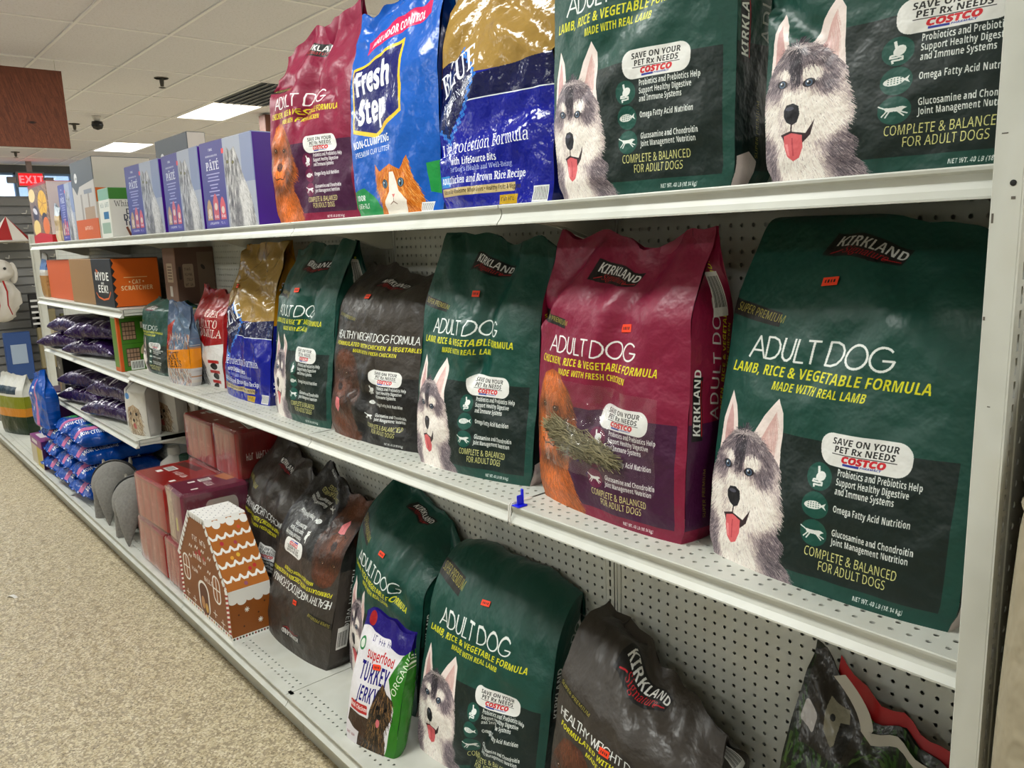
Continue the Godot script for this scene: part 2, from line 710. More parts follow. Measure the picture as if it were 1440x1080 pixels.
# the husky in the corner of the lamb bag; units of the 1000 x 1450 panel
func draw_husky(c: Sheet) -> void:
	var down := func(p: Vector2) -> Vector2: return (Vector2((p.x - 150.0) / 190.0, 0.9) if p.y > 960 else Vector2((p.x - 150.0) / 120.0, -0.8 + (p.y - 830.0) / 90.0)).normalized()
	var ramp := [Color(0.15, 0.13, 0.17), Color(0.33, 0.295, 0.33), Color(0.52, 0.465, 0.49), Color(0.72, 0.655, 0.655), Color(0.90, 0.855, 0.82), Color(0.955, 0.935, 0.905)]
	# ears
	c.poly([Vector2(26, 990), Vector2(32, 860), Vector2(62, 738), Vector2(92, 800), Vector2(118, 905), Vector2(80, 950)], Color(0.93, 0.86, 0.84))
	c.poly([Vector2(46, 960), Vector2(50, 870), Vector2(66, 790), Vector2(82, 840), Vector2(94, 905), Vector2(66, 940)], Color(0.80, 0.63, 0.62))
	c.poly([Vector2(186, 905), Vector2(236, 815), Vector2(296, 738), Vector2(322, 790), Vector2(322, 930), Vector2(330, 1040), Vector2(270, 1010)], Color(0.94, 0.88, 0.86))
	c.poly([Vector2(222, 925), Vector2(258, 850), Vector2(292, 790), Vector2(304, 850), Vector2(300, 970), Vector2(262, 985)], Color(0.84, 0.68, 0.66))
	coat(c, [Vector2(230, 930), Vector2(290, 790), Vector2(312, 860), Vector2(310, 1000), Vector2(262, 990)], func(_p): return Vector2(0.15, 1), func(p): return 0.9 - 0.4 * blob(p, 272, 900, 26, 90), [Color(0.66, 0.48, 0.48), Color(0.88, 0.76, 0.74), Color(0.95, 0.91, 0.89)], 220, 40, 2.0, 14)
	var body := [Vector2(28, 985), Vector2(10, 1060), Vector2(2, 1140), Vector2(8, 1240), Vector2(-4, 1320), Vector2(-10, 1452), Vector2(412, 1452), Vector2(398, 1400), Vector2(362, 1360), Vector2(372, 1290), Vector2(340, 1262), Vector2(362, 1190), Vector2(352, 1120), Vector2(330, 1060), Vector2(322, 1000), Vector2(270, 950), Vector2(215, 898), Vector2(150, 880), Vector2(95, 900)]
	c.poly(body, Color(0.70, 0.65, 0.65))
	var pale := func(p: Vector2) -> float:
		var v := 0.40
		v = lerpf(v, 0.30, blob(p, 160, 930, 150, 80))
		v = lerpf(v, 0.62, blob(p, 330, 1120, 60, 120))
		v = lerpf(v, 0.93, blob(p, 128, 1175, 135, 125, 0.25))
		v = lerpf(v, 0.92, blob(p, 250, 1190, 90, 90, 0.3))
		v = lerpf(v, 0.95, blob(p, 84, 1000, 34, 26, 0.3))
		v = lerpf(v, 0.95, blob(p, 204, 1008, 42, 30, 0.3))
		v = lerpf(v, 0.90, blob(p, 150, 1390, 130, 110, 0.4))
		v = lerpf(v, 0.30, blob(p, 330, 1360, 70, 90, 0.5))
		v = lerpf(v, 0.34, blob(p, 20, 1350, 40, 100, 0.5))
		v = lerpf(v, 0.04, blob(p, 142, 960, 24, 100, 0.3))
		v = lerpf(v, 0.22, blob(p, 62, 1050, 30, 60, 0.4) * 0.7)
		v = lerpf(v, 0.24, blob(p, 262, 1050, 36, 50, 0.5) * 0.8)
		v = lerpf(v, 0.66, blob(p, 90, 1190, 24, 70, 0.5) * 0.6)
		return v
	coat(c, body, down, pale, ramp, 15000, 24, 2.2, 2)
	for e in [[Vector2(84, 1040), 0.25], [Vector2(196, 1052), -0.2]]:
		var q: Vector2 = e[0]
		c.oval(q.x, q.y, 24, 17, Color(0.13, 0.10, 0.12), e[1])
		c.oval(q.x, q.y, 14, 14, Color(0.27, 0.36, 0.46))
		c.oval(q.x, q.y, 8, 8, Color(0.03, 0.03, 0.05))
		c.oval(q.x - 5, q.y - 5, 4, 4, Color(0.95, 0.95, 0.97))
	c.poly([Vector2(96, 1150), Vector2(108, 1130), Vector2(136, 1126), Vector2(158, 1140), Vector2(162, 1172), Vector2(150, 1204), Vector2(130, 1214), Vector2(108, 1200), Vector2(96, 1176)], Color(0.09, 0.09, 0.12))
	c.oval(122, 1146, 18, 8, Color(0.30, 0.30, 0.36))
	c.line([Vector2(128, 1212), Vector2(126, 1240), Vector2(84, 1252)], 6, Color(0.20, 0.13, 0.15))
	c.poly([Vector2(84, 1250), Vector2(128, 1240), Vector2(186, 1254), Vector2(214, 1214), Vector2(222, 1200), Vector2(206, 1262), Vector2(176, 1290), Vector2(96, 1284)], Color(0.17, 0.09, 0.11))
	c.poly([Vector2(94, 1256), Vector2(128, 1246), Vector2(172, 1260), Vector2(174, 1310), Vector2(158, 1352), Vector2(132, 1364), Vector2(108, 1342), Vector2(96, 1298)], Color(0.84, 0.37, 0.39))
	c.line([Vector2(130, 1268), Vector2(134, 1340)], 6, Color(0.72, 0.26, 0.30))
	c.poly([Vector2(100, 1290), Vector2(112, 1290), Vector2(118, 1340), Vector2(110, 1336)], Color(0.92, 0.54, 0.55))

func draw_brown_dog(c: Sheet, base: Color, tongue: bool) -> void:
	var ramp := []
	for k in [0.28, 0.55, 0.85, 1.15, 1.5, 1.9]:
		ramp.append(Color(minf(1, base.r * k), minf(1, base.g * k), minf(1, base.b * k)))
	var down := func(p: Vector2) -> Vector2: return Vector2((p.x - 140.0) / 220.0, 1.0).normalized()
	var head := [Vector2(50, 790), Vector2(90, 715), Vector2(150, 690), Vector2(230, 705), Vector2(290, 770), Vector2(335, 900), Vector2(362, 1040), Vector2(350, 1120), Vector2(318, 1130), Vector2(300, 1190), Vector2(340, 1290), Vector2(390, 1452), Vector2(-10, 1452), Vector2(-5, 1250), Vector2(30, 1190), Vector2(4, 1080), Vector2(0, 960), Vector2(20, 860)]
	c.poly(head, base)
	var pale := func(p: Vector2) -> float:
		var v := 0.48
		v = lerpf(v, 0.66, blob(p, 140, 760, 80, 60, 0.5))
		v = lerpf(v, 0.72, blob(p, 128, 1030, 74, 80, 0.5))
		v = lerpf(v, 0.22, blob(p, 128, 930, 26, 80, 0.6) * 0.5)
		v = lerpf(v, 0.25, blob(p, 66, 890, 44, 36, 0.5))
		v = lerpf(v, 0.25, blob(p, 206, 900, 48, 38, 0.5))
		v = lerpf(v, 0.24, blob(p, 300, 960, 40, 190, 0.35))
		v = lerpf(v, 0.18, blob(p, 255, 1100, 40, 80, 0.5))
		v = lerpf(v, 0.20, blob(p, 14, 980, 18, 120, 0.5))
		v = lerpf(v, 0.20, blob(p, 140, 1190, 110, 40, 0.5))
		v = lerpf(v, 0.66, blob(p, 170, 1350, 90, 110, 0.6))
		return v
	coat(c, head, down, pale, ramp, 9000, 30, 2.4, 3)
	for e in [Vector2(80, 892), Vector2(196, 900)]:
		c.oval(e.x, e.y, 21, 16, Color(0.06, 0.04, 0.035))
		c.oval(e.x, e.y, 13, 12, Color(0.42, 0.24, 0.10))
		c.oval(e.x, e.y, 7, 7, Color(0.02, 0.02, 0.02))
		c.oval(e.x - 4, e.y - 4, 3, 3, Color(0.95, 0.95, 0.95))
	c.poly([Vector2(92, 1010), Vector2(112, 990), Vector2(146, 990), Vector2(166, 1012), Vector2(156, 1044), Vector2(130, 1056), Vector2(104, 1044)], Color(base.r * 0.5 + 0.03, base.g * 0.4 + 0.03, base.b * 0.4 + 0.04))
	c.oval(114, 1026, 8, 7, Color(0.05, 0.03, 0.03))
	c.oval(146, 1026, 8, 7, Color(0.05, 0.03, 0.03))
	c.line([Vector2(62, 1092), Vector2(90, 1116), Vector2(130, 1108), Vector2(170, 1118), Vector2(206, 1090)], 7, Color(0.08, 0.04, 0.035))
	if tongue:
		c.poly([Vector2(92, 1116), Vector2(130, 1110), Vector2(166, 1118), Vector2(170, 1180), Vector2(134, 1240), Vector2(100, 1200)], Color(0.84, 0.44, 0.46))
		c.line([Vector2(130, 1130), Vector2(134, 1210)], 5, Color(0.72, 0.32, 0.35))

func draw_badge(c: Sheet, x: float, y: float, w: float) -> void:
	var k := w / 330.0
	c.rrect(x, y, 330 * k, 125 * k, 52 * k, Color(0.90, 0.90, 0.89))
	c.text("SAVE ON YOUR", x + 165 * k, y + 40 * k, 24 * k, Color(0.08, 0.08, 0.08), "sansbold", 0.98, 0.1, 1)
	c.text("PET Rx NEEDS", x + 165 * k, y + 70 * k, 24 * k, Color(0.08, 0.08, 0.08), "sansbold", 0.98, 0.1, 1)
	c.rect(x + 50 * k, y + 75 * k, 230 * k, 3 * k, Color(0.08, 0.08, 0.08))
	c.text("COSTCO", x + 165 * k, y + 104 * k, 23 * k, Color(0.80, 0.08, 0.14), "sansbold", 1.25, 0.2, 1, 0.0, 0.0, 3 * k)
	c.rect(x + 95 * k, y + 107 * k, 60 * k, 8 * k, Color(0.15, 0.2, 0.6))
	c.text("PHARMACY", x + 158 * k, y + 115 * k, 8 * k, Color(0.15, 0.2, 0.6), "sansbold", 1.2, 0.2)

func draw_logo(c: Sheet, x: float, y: float, w: float) -> void:
	var k := w / 300.0
	c.poly([Vector2(x + 18 * k, y), Vector2(x + 300 * k, y - 4 * k), Vector2(x + 278 * k, y + 66 * k), Vector2(x + 200 * k, y + 84 * k), Vector2(x, y + 82 * k)], Color(0.05, 0.045, 0.05))
	c.text("KIRKLAND", x + 158 * k, y + 46 * k, 37 * k, Color(0.88, 0.88, 0.87), "sansbold", 1.0, 0.18, 1)
	c.text("Signature", x + 150 * k, y + 72 * k, 24 * k, Color(0.72, 0.07, 0.12), "serif", 1.05, 0.42, 1)
	c.line([Vector2(x + 30 * k, y + 74 * k), Vector2(x + 70 * k, y + 60 * k)], 3.5 * k, Color(0.72, 0.07, 0.12))
	c.line([Vector2(x + 222 * k, y + 66 * k), Vector2(x + 272 * k, y + 56 * k)], 3.5 * k, Color(0.72, 0.07, 0.12))

func draw_icons(c: Sheet, disc: Color, y: Array) -> void:
	var wh := Color(0.90, 0.91, 0.90)
	for k in 3:
		c.oval(500, y[k], 52, 52, disc)
	# stomach
	var b: float = y[0]
	c.line([Vector2(492, b - 34), Vector2(496, b - 14)], 10, wh)
	c.oval(506, b - 2, 22, 17, wh, -0.7)
	c.line([Vector2(496, b + 12), Vector2(478, b + 14), Vector2(476, b + 22), Vector2(515, b + 20), Vector2(515, b + 30), Vector2(482, b + 32), Vector2(484, b + 40)], 7, wh)
	# fish
	b = y[1]
	c.oval(492, b, 34, 16, wh, -0.08)
	c.poly([Vector2(520, b - 2), Vector2(542, b - 16), Vector2(536, b - 2), Vector2(544, b + 12)], wh)
	for i in 5:
		for j in 3:
			c.oval(474 + i * 10, b - 8 + j * 8 - i * 0.6, 2.4, 2.0, disc)
	# running dog
	b = y[2]
	c.poly([Vector2(466, b - 12), Vector2(500, b - 10), Vector2(524, b - 14), Vector2(540, b - 8), Vector2(528, b - 2), Vector2(522, b + 6), Vector2(500, b + 4), Vector2(484, b + 6), Vector2(474, b)], wh)
	for q in [[478, 2, 462, 20], [486, 4, 474, 24], [516, 4, 540, 14], [512, 4, 530, 22], [468, -10, 450, -20]]:
		c.line([Vector2(q[0], b + q[1]), Vector2(q[2], b + q[3])], 5, wh)

# kind: 0 lamb (green), 1 chicken (magenta), 2 healthy weight (grey)
func dog_bag_print(kind: int) -> ImageTexture:
	var k := 0.72
	var bg: Color = [Color(0.055, 0.265, 0.225), Color(0.50, 0.065, 0.215), Color(0.215, 0.190, 0.170)][kind]
	var dark: Color = [Color(0.035, 0.115, 0.105), Color(0.245, 0.05, 0.21), Color(0.10, 0.095, 0.095)][kind]
	var disc: Color = [Color(0.05, 0.30, 0.255), Color(0.40, 0.07, 0.25), Color(0.20, 0.19, 0.18)][kind]
	var yellow := Color(0.86, 0.84, 0.12)
	var pale := Color(0.88, 0.86, 0.55)
	var wh := Color(0.90, 0.91, 0.90)
	var c := sheet(roundi(1420 * k), roundi(1450 * k), bg, k)
	if kind < 2:
		c.rect(300, 870, 650, 520, dark)
	else:
		c.rect(0, 870, 1000, 580, dark)
	draw_logo(c, 320, 135, 330)
	c.poly([Vector2(-5, 372), Vector2(250, 412), Vector2(246, 462), Vector2(-5, 424)], Color(0.06, 0.055, 0.05))
	c.text("SUPER PREMIUM", 16, 410, 27, Color(0.66, 0.62, 0.25), "sans", 0.86, 0.15, 0, 0.15)
	if kind == 2:
		thin_caps(c, "HEALTHY WEIGHT DOG FORMULA", 40, 600, 62, 6.5, wh, 0.14, 0.78)
		c.text("FORMULATED WITH CHICKEN & VEGETABLES", 500, 662, 34, yellow, "sansbold", 0.90, 0.2, 1)
		c.text("MADE WITH FRESH CHICKEN", 500, 712, 29, yellow, "sansbold", 0.90, 0.2, 1)
	else:
		thin_caps(c, "ADULT DOG", 120, 590, 86, 9, wh, 0.14, 0.98)
		c.text(["LAMB, RICE & VEGETABLE FORMULA", "CHICKEN, RICE & VEGETABLE FORMULA"][kind], 440, 655, 40, yellow, "sansbold", [0.84, 0.76][kind], 0.2, 1)
		c.text(["MADE WITH REAL LAMB", "MADE WITH FRESH CHICKEN"][kind], 440, 708, 33, yellow, "sansbold", 0.74, 0.2, 1)
	if kind == 0:
		draw_husky(c)
	elif kind == 1:
		draw_brown_dog(c, Color(0.66, 0.33, 0.11), false)
	else:
		draw_brown_dog(c, Color(0.30, 0.165, 0.105), true)
	draw_badge(c, 492, 826, 325)
	var ys := [1000.0, 1108.0, 1216.0]
	draw_icons(c, disc, ys)
	c.text("Probiotics and Prebiotics Help", 570, 980, 25, wh, "sansbold", 0.565)
	c.text("Support Healthy Digestive", 570, 1014, 25, wh, "sansbold", 0.565)
	c.text("and Immune Systems", 570, 1048, 25, wh, "sansbold", 0.565)
	c.text("Omega Fatty Acid Nutrition", 570, 1116, 25, wh, "sansbold", 0.565)
	c.text("Glucosamine and Chondroitin", 570, 1208, 25, wh, "sansbold", 0.565)
	c.text("Joint Management Nutrition", 570, 1242, 25, wh, "sansbold", 0.565)
	c.text("COMPLETE & BALANCED", 640, 1308, 36, pale, "sans", 0.62, 0.06, 1)
	c.text("FOR ADULT DOGS", 650, 1354, 36, pale, "sans", 0.62, 0.06, 1)
	c.text("NET WT. 40 LB (18.14 kg)", 850, 1430, 18, wh, "sansbold", 0.62, 0.0, 2)
	# the gusset
	c.rect(1004, 0, 416, 1450, bg)
	c.rect(1004, 860, 416, 520, dark)
	c.rect(1030, 640, 84, 300, Color(0.05, 0.045, 0.05))
	c.text("KIRKLAND", 1096, 924, 56, wh, "sansbold", 0.82, 0.12, 0, -PI / 2)
	c.line([Vector2(1106, 920), Vector2(1104, 660)], 5, Color(0.72, 0.07, 0.12))
	if kind != 2:
		c.text("ADULT DOG", 1270, 860, 80, Color(wh.r * 0.8, wh.g * 0.8, wh.b * 0.8), "sans", 0.95, 0.12, 0, -PI / 2)
		c.text(["LAMB, RICE & VEGETABLE FORMULA", "CHICKEN, RICE & VEGETABLE FORMULA"][kind], 1330, 900, 36, yellow, "sansbold", 0.85, 0.2, 0, -PI / 2)
		c.text("MADE WITH REAL LAMB" if kind == 0 else "MADE WITH FRESH CHICKEN", 1380, 860, 28, yellow, "sansbold", 0.85, 0.2, 0, -PI / 2)
	else:
		c.text("HEALTHY WEIGHT", 1270, 860, 64, wh, "sans", 0.85, 0.1, 0, -PI / 2)
		c.oval(1230, 1180, 110, 150, Color(0.25, 0.14, 0.09))
		fur(c, [Vector2(1120, 1040), Vector2(1340, 1040), Vector2(1340, 1320), Vector2(1120, 1320)], func(_p): return Vector2(0.2, 1), [Color(0.18, 0.10, 0.06), Color(0.30, 0.17, 0.10), Color(0.36, 0.22, 0.15)], 300, 36, 4, 12)
	c.text("SUPER PREMIUM", 1190, 1330, 26, Color(0.66, 0.62, 0.25), "sans", 0.86, 0.15, 0, -PI / 2)
	c.rect(1200, 180, 150, 190, Color(0.86, 0.86, 0.85))
	for i in 14:
		c.rect(1215 + i * 9, 200, 3 + (i * 7) % 4, 130, Color(0.05, 0.05, 0.05))
	if kind == 0:
		c.poly([Vector2(1010, 1450), Vector2(1020, 1320), Vector2(1110, 1300), Vector2(1180, 1340), Vector2(1160, 1450)], Color(0.80, 0.74, 0.72))
	return c.texture()

# print too small to read in the photograph: a run of short strokes in place of letters
func marks(c: Sheet, x: float, y: float, w: float, h: float, col: Color) -> void:
	var r := RandomNumberGenerator.new()
	r.seed = int(x * 31 + y * 17 + w)
	var p := x
	while p < x + w:
		var a := h * r.randf_range(0.45, 0.8)
		if r.randf() < 0.85:
			c.rect(p, y, h * 0.16, h, col)
			c.rect(p, y + h * [0.0, 0.42, 0.84][r.randi() % 3], a * 0.8, h * 0.15, col)
			if r.randf() < 0.5:
				c.rect(p + a * 0.66, y + h * 0.3, h * 0.15, h * 0.7, col)
		p += a + h * 0.14

func litter_print() -> ImageTexture:   # blue clay litter bag; front 1000 x 1350, gusset beyond
	var k := 0.6
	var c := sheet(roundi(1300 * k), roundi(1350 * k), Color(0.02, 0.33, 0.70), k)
	var wh := Color(0.93, 0.94, 0.95)
	c.poly([Vector2(180, 190), Vector2(900, 130), Vector2(905, 230), Vector2(190, 300)], Color(0.78, 0.10, 0.33))
	c.text("MAX ODOR CONTROL", 545, 245, 52, wh, "sansbold", 0.8, 0.1, 1, -0.08)
	var sh := [Vector2(60, 420), Vector2(640, 330), Vector2(660, 720), Vector2(360, 840), Vector2(70, 790)]
	c.poly([Vector2(40, 400), Vector2(664, 304), Vector2(686, 738), Vector2(362, 868), Vector2(46, 812)], Color(0.88, 0.72, 0.16))
	c.poly(sh, Color(0.05, 0.08, 0.38))
	c.text("Fresh", 90, 585, 150, wh, "sansbold", 0.82, 0.05, 0, -0.06, 0, 8)
	c.text("Step", 130, 770, 150, wh, "sansbold", 0.82, 0.05, 0, -0.06, 0, 8)
	c.text("NON-CLUMPING", 60, 920, 46, wh, "sansbold", 0.9, 0.0, 0, -0.05)
	c.text("PREMIUM CLAY LITTER", 80, 975, 32, wh, "sans", 0.95, 0.0, 0, -0.05)
	c.poly([Vector2(0, 1190), Vector2(160, 1170), Vector2(330, 1260), Vector2(420, 1350), Vector2(0, 1350)], Color(0.12, 0.52, 0.28))
	c.text("ODOR", 40, 1250, 34, wh, "sansbold", 0.9)
	marks(c, 40, 1270, 170, 32, wh)
	c.poly([Vector2(860, 1060), Vector2(1000, 1050), Vector2(1000, 1250), Vector2(880, 1230)], Color(0.10, 0.55, 0.25))
	# the ginger cat
	var cat := [Vector2(330, 1030), Vector2(400, 1080), Vector2(520, 1040), Vector2(620, 1080), Vector2(700, 1000), Vector2(740, 1120), Vector2(800, 1220), Vector2(860, 1352), Vector2(360, 1352), Vector2(400, 1280), Vector2(320, 1180)]
	c.poly(cat, Color(0.80, 0.44, 0.12))
	fur(c, cat, func(p): return Vector2((p.x - 540.0) / 250.0, 0.8).normalized(), [Color(0.86, 0.52, 0.18), Color(0.70, 0.34, 0.08), Color(0.92, 0.66, 0.34), Color(0.62, 0.28, 0.06)], 1600, 36, 3, 4)
	c.poly([Vector2(510, 1090), Vector2(560, 1090), Vector2(600, 1210), Vector2(680, 1270), Vector2(660, 1352), Vector2(430, 1352), Vector2(440, 1270), Vector2(490, 1210)], Color(0.93, 0.90, 0.86))
	for e in [Vector2(450, 1160), Vector2(630, 1160)]:
		c.oval(e.x, e.y, 34, 28, Color(0.08, 0.10, 0.12))
		c.oval(e.x, e.y, 27, 24, Color(0.35, 0.48, 0.58))
		c.oval(e.x, e.y, 10, 20, Color(0.02, 0.02, 0.03))
		c.oval(e.x - 8, e.y - 8, 6, 6, wh)
	c.poly([Vector2(518, 1226), Vector2(562, 1226), Vector2(540, 1252)], Color(0.80, 0.45, 0.42))
	c.line([Vector2(540, 1252), Vector2(540, 1272), Vector2(505, 1290)], 5, Color(0.4, 0.25, 0.2))
	c.line([Vector2(540, 1272), Vector2(575, 1290)], 5, Color(0.4, 0.25, 0.2))
	c.rect(800, 1290, 110, 56, Color(0.9, 0.9, 0.9))
	for i in 10:
		c.rect(808 + i * 10, 1296, 4, 44, Color(0.1, 0.1, 0.1))
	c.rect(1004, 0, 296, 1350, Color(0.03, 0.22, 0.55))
	return c.texture()

func blue_bag_print() -> ImageTexture:   # deep blue bag with a gold top
	var k := 0.6
	var c := sheet(roundi(1340 * k), roundi(1600 * k), Color(0.04, 0.09, 0.55), k)
	var wh := Color(0.92, 0.93, 0.95)
	var navy := Color(0.035, 0.06, 0.26)
	c.rect(0, 0, 1340, 800, Color(0.60, 0.48, 0.24))
	c.poly([Vector2(0, 850), Vector2(1000, 770), Vector2(1000, 950), Vector2(0, 950)], navy)
	c.rect(0, 946, 1000, 7, wh)
	c.rect(0, 953, 1000, 647, Color(0.04, 0.09, 0.55))
	c.poly([Vector2(-10, 700), Vector2(240, 610), Vector2(420, 800), Vector2(120, 1170), Vector2(-10, 1080)], navy)
	for seg in [[Vector2(240, 610), Vector2(430, 800)], [Vector2(430, 800), Vector2(120, 1180)], [Vector2(120, 1180), Vector2(-10, 1080)]]:
		var n := int(seg[0].distance_to(seg[1]) / 26.0)
		for i in n:
			var p: Vector2 = seg[0].lerp(seg[1], float(i) / n)
			for q in 2:
				c.rrect(p.x - 10 + q * 22, p.y - 10 + (q + i) % 2 * 12, 19, 19, 2, Color(0.16, 0.45, 0.80), 0.7)
	c.text("BLUE", 40, 900, 150, wh, "serifbold", 0.75, 0.0, 0, -0.35)
	c.text("Natural Nutrition", 60, 980, 42, wh, "serif", 0.8, 0.0, 0, -0.35)
	c.text("Life Protection Formula", 20, 1262, 74, wh, "serif", 0.70, 0.0, 0, -0.03)
	c.text("with LifeSource Bits", 170, 1325, 42, wh, "sansbold", 0.72)
	c.text("For Dog's Health and Well-Being", 150, 1368, 28, Color(0.75, 0.8, 0.92), "serif", 0.9)
	c.rect(10, 1386, 110, 74, Color(0.12, 0.48, 0.78))
	c.text("ADULT", 20, 1438, 38, wh, "sansbold", 0.74)
	c.text("Chicken and Brown Rice Recipe", 135, 1440, 46, wh, "serifbold", 0.64)
	c.rect(20, 1466, 700, 52, Color(0.74, 0.66, 0.46))
	c.text("Natural Oats • Wholesome Whole Grains • Healthy Fruits & Veggies", 36, 1502, 26, Color(0.2, 0.16, 0.1), "sansbold", 0.62)
	c.rect(600, 1536, 150, 56, Color(0.72, 0.58, 0.10))
	marks(c, 615, 1552, 110, 22, Color(0.1, 0.1, 0.2))
	c.rect(860, 1500, 110, 92, Color(0.9, 0.9, 0.9))
	for i in 10:
		c.rect(868 + i * 10, 1508, 4, 74, Color(0.1, 0.1, 0.1))
	c.rect(1004, 0, 336, 820, Color(0.64, 0.44, 0.06))
	c.rect(1004, 820, 336, 780, Color(0.04, 0.075, 0.42))
	c.text("Life Protection Formula", 1120, 1500, 80, wh, "serif", 0.85, 0.0, 0, -PI / 2)
	c.text("30", 1240, 700, 120, navy, "serifbold", 0.9, 0.0, 0, -PI / 2)
	return c.texture()

func pate_print() -> ImageTexture:   # purple carton of cat food: front 700 x 640, side 260 beyond
	var k := 0.7
	var c := sheet(roundi(960 * k), roundi(640 * k), Color(0.26, 0.24, 0.52), k)
	var wh := Color(0.90, 0.90, 0.93)
	var gr := [Color(0.62, 0.62, 0.63), Color(0.50, 0.50, 0.52), Color(0.74, 0.74, 0.74), Color(0.42, 0.40, 0.40), Color(0.82, 0.81, 0.80)]
	c.rect(330, 0, 370, 640, Color(0.62, 0.64, 0.70))
	c.rect(560, 0, 140, 330, Color(0.50, 0.54, 0.66))
	var cat := [Vector2(345, 110), Vector2(380, 60), Vector2(420, 100), Vector2(480, 70), Vector2(520, 150), Vector2(560, 260), Vector2(640, 420), Vector2(690, 640), Vector2(350, 640), Vector2(360, 400), Vector2(335, 220)]
	c.poly(cat, Color(0.60, 0.59, 0.58))
	coat(c, cat, func(p): return Vector2((p.x - 440.0) / 400.0, 1).normalized(), func(p): return lerpf(lerpf(0.50 + 0.7 * noise.get_noise_2d(p.x * 0.03, p.y * 0.008), 0.95, blob(p, 560, 470, 70, 200)), 0.2, blob(p, 470, 560, 50, 120) * 0.7), [Color(0.27, 0.26, 0.27), Color(0.46, 0.45, 0.46), Color(0.66, 0.65, 0.65), Color(0.86, 0.85, 0.84)], 6000, 30, 3, 8)
	for e in [Vector2(380, 170), Vector2(450, 180)]:
		c.oval(e.x, e.y, 17, 13, Color(0.15, 0.14, 0.10))
		c.oval(e.x, e.y, 12, 10, Color(0.55, 0.52, 0.20))
		c.oval(e.x, e.y, 4, 9, Color(0.02, 0.02, 0.02))
	marks(c, 130, 46, 70, 18, wh)
	marks(c, 80, 94, 170, 14, wh)
	c.text("PÂTÉ", 165, 206, 62, wh, "serifbold", 0.8, 0.0, 1)
	for i in 7:
		var w: float = [190, 150, 170, 120, 90, 150, 130][i]
		c.rect(165 - w * 0.5, 232 + i * 24 + (i / 3) * 8, w, 9, Color(0.66, 0.65, 0.82))
	for q in [[70, 480, Color(0.72, 0.58, 0.42)], [165, 440, Color(0.78, 0.36, 0.40)], [262, 470, Color(0.82, 0.34, 0.38)]]:
		c.poly([Vector2(q[0] - 38, 580), Vector2(q[0] - 36, q[1]), Vector2(q[0] - 18, q[1] - 44), Vector2(q[0], q[1] - 60), Vector2(q[0] + 18, q[1] - 44), Vector2(q[0] + 36, q[1]), Vector2(q[0] + 38, 580)], q[2])
		c.oval(q[0], q[1] + 40, 22, 28, Color(0.85, 0.78, 0.72))
		c.text("6 oz", q[0], 566, 24, wh, "sansbold", 0.8, 0.0, 1)
	c.rect(20, 584, 290, 40, Color(0.32, 0.29, 0.62))
	marks(c, 60, 596, 210, 16, wh)
	c.rect(308, 66, 30, 36, Color(0.9, 0.2, 0.2))
	c.rect(702, 0, 258, 640, Color(0.26, 0.08, 0.52))
	return c.texture()

func cat_box_print() -> ImageTexture:   # tall grey and orange carton: front 440 x 400, side 300 beyond
	var c := sheet(740, 400, Color(0.74, 0.72, 0.70))
	c.poly([Vector2(0, 0), Vector2(440, 0), Vector2(440, 110), Vector2(150, 130), Vector2(90, 170), Vector2(30, 130), Vector2(0, 120)], Color(0.33, 0.35, 0.37))
	c.oval(92, 82, 30, 26, Color(0.85, 0.85, 0.85))
	marks(c, 72, 78, 40, 12, Color(0.3, 0.3, 0.3))
	c.rect(150, 170, 34, 190, Color(0.60, 0.58, 0.56))
	c.rect(230, 150, 160, 22, Color(0.52, 0.54, 0.58))
	c.rect(300, 172, 26, 150, Color(0.58, 0.54, 0.50))
	c.rect(210, 240, 200, 60, Color(0.66, 0.56, 0.46))
	c.rect(0, 300, 440, 100, Color(0.80, 0.36, 0.10))
	marks(c, 170, 336, 140, 18, Color(0.92, 0.86, 0.80))
	c.rect(442, 0, 298, 400, Color(0.80, 0.77, 0.74))
	c.rect(640, 90, 70, 50, Color(0.12, 0.11, 0.12))
	c.rect(442, 150, 298, 70, Color(0.82, 0.38, 0.10))
	c.rect(600, 200, 60, 20, Color(0.2, 0.15, 0.1))
	return c.texture()

func dental_print() -> ImageTexture:
	var c := sheet(700, 400, Color(0.88, 0.88, 0.84))
	c.rect(0, 0, 700, 90, Color(0.26, 0.52, 0.20))
	c.rect(0, 0, 230, 90, Color(0.50, 0.68, 0.58))
	marks(c, 30, 112, 160, 40, Color(0.55, 0.62, 0.60))
	c.rect(90, 190, 110, 60, Color(0.10, 0.42, 0.62))
	c.rect(30, 280, 180, 90, Color(0.60, 0.70, 0.62))
	c.rect(232, 0, 4, 400, Color(0.6, 0.6, 0.58))
	c.text("Whimzees", 270, 150, 46, Color(0.35, 0.36, 0.32), "serif", 0.85)
	c.text("Daily", 440, 215, 46, Color(0.10, 0.16, 0.24), "sansbold", 1.0, 0, 1)
	c.text("Dental", 440, 262, 46, Color(0.10, 0.16, 0.24), "sansbold", 1.0, 0, 1)
	c.text("Treats", 440, 309, 46, Color(0.10, 0.16, 0.24), "sansbold", 1.0, 0, 1)
	for i in 5:
		c.line([Vector2(360 + i * 42, 326 + (i % 2) * 12), Vector2(390 + i * 40, 400)], 20, Color(0.46, 0.26, 0.16))
	return c.texture()

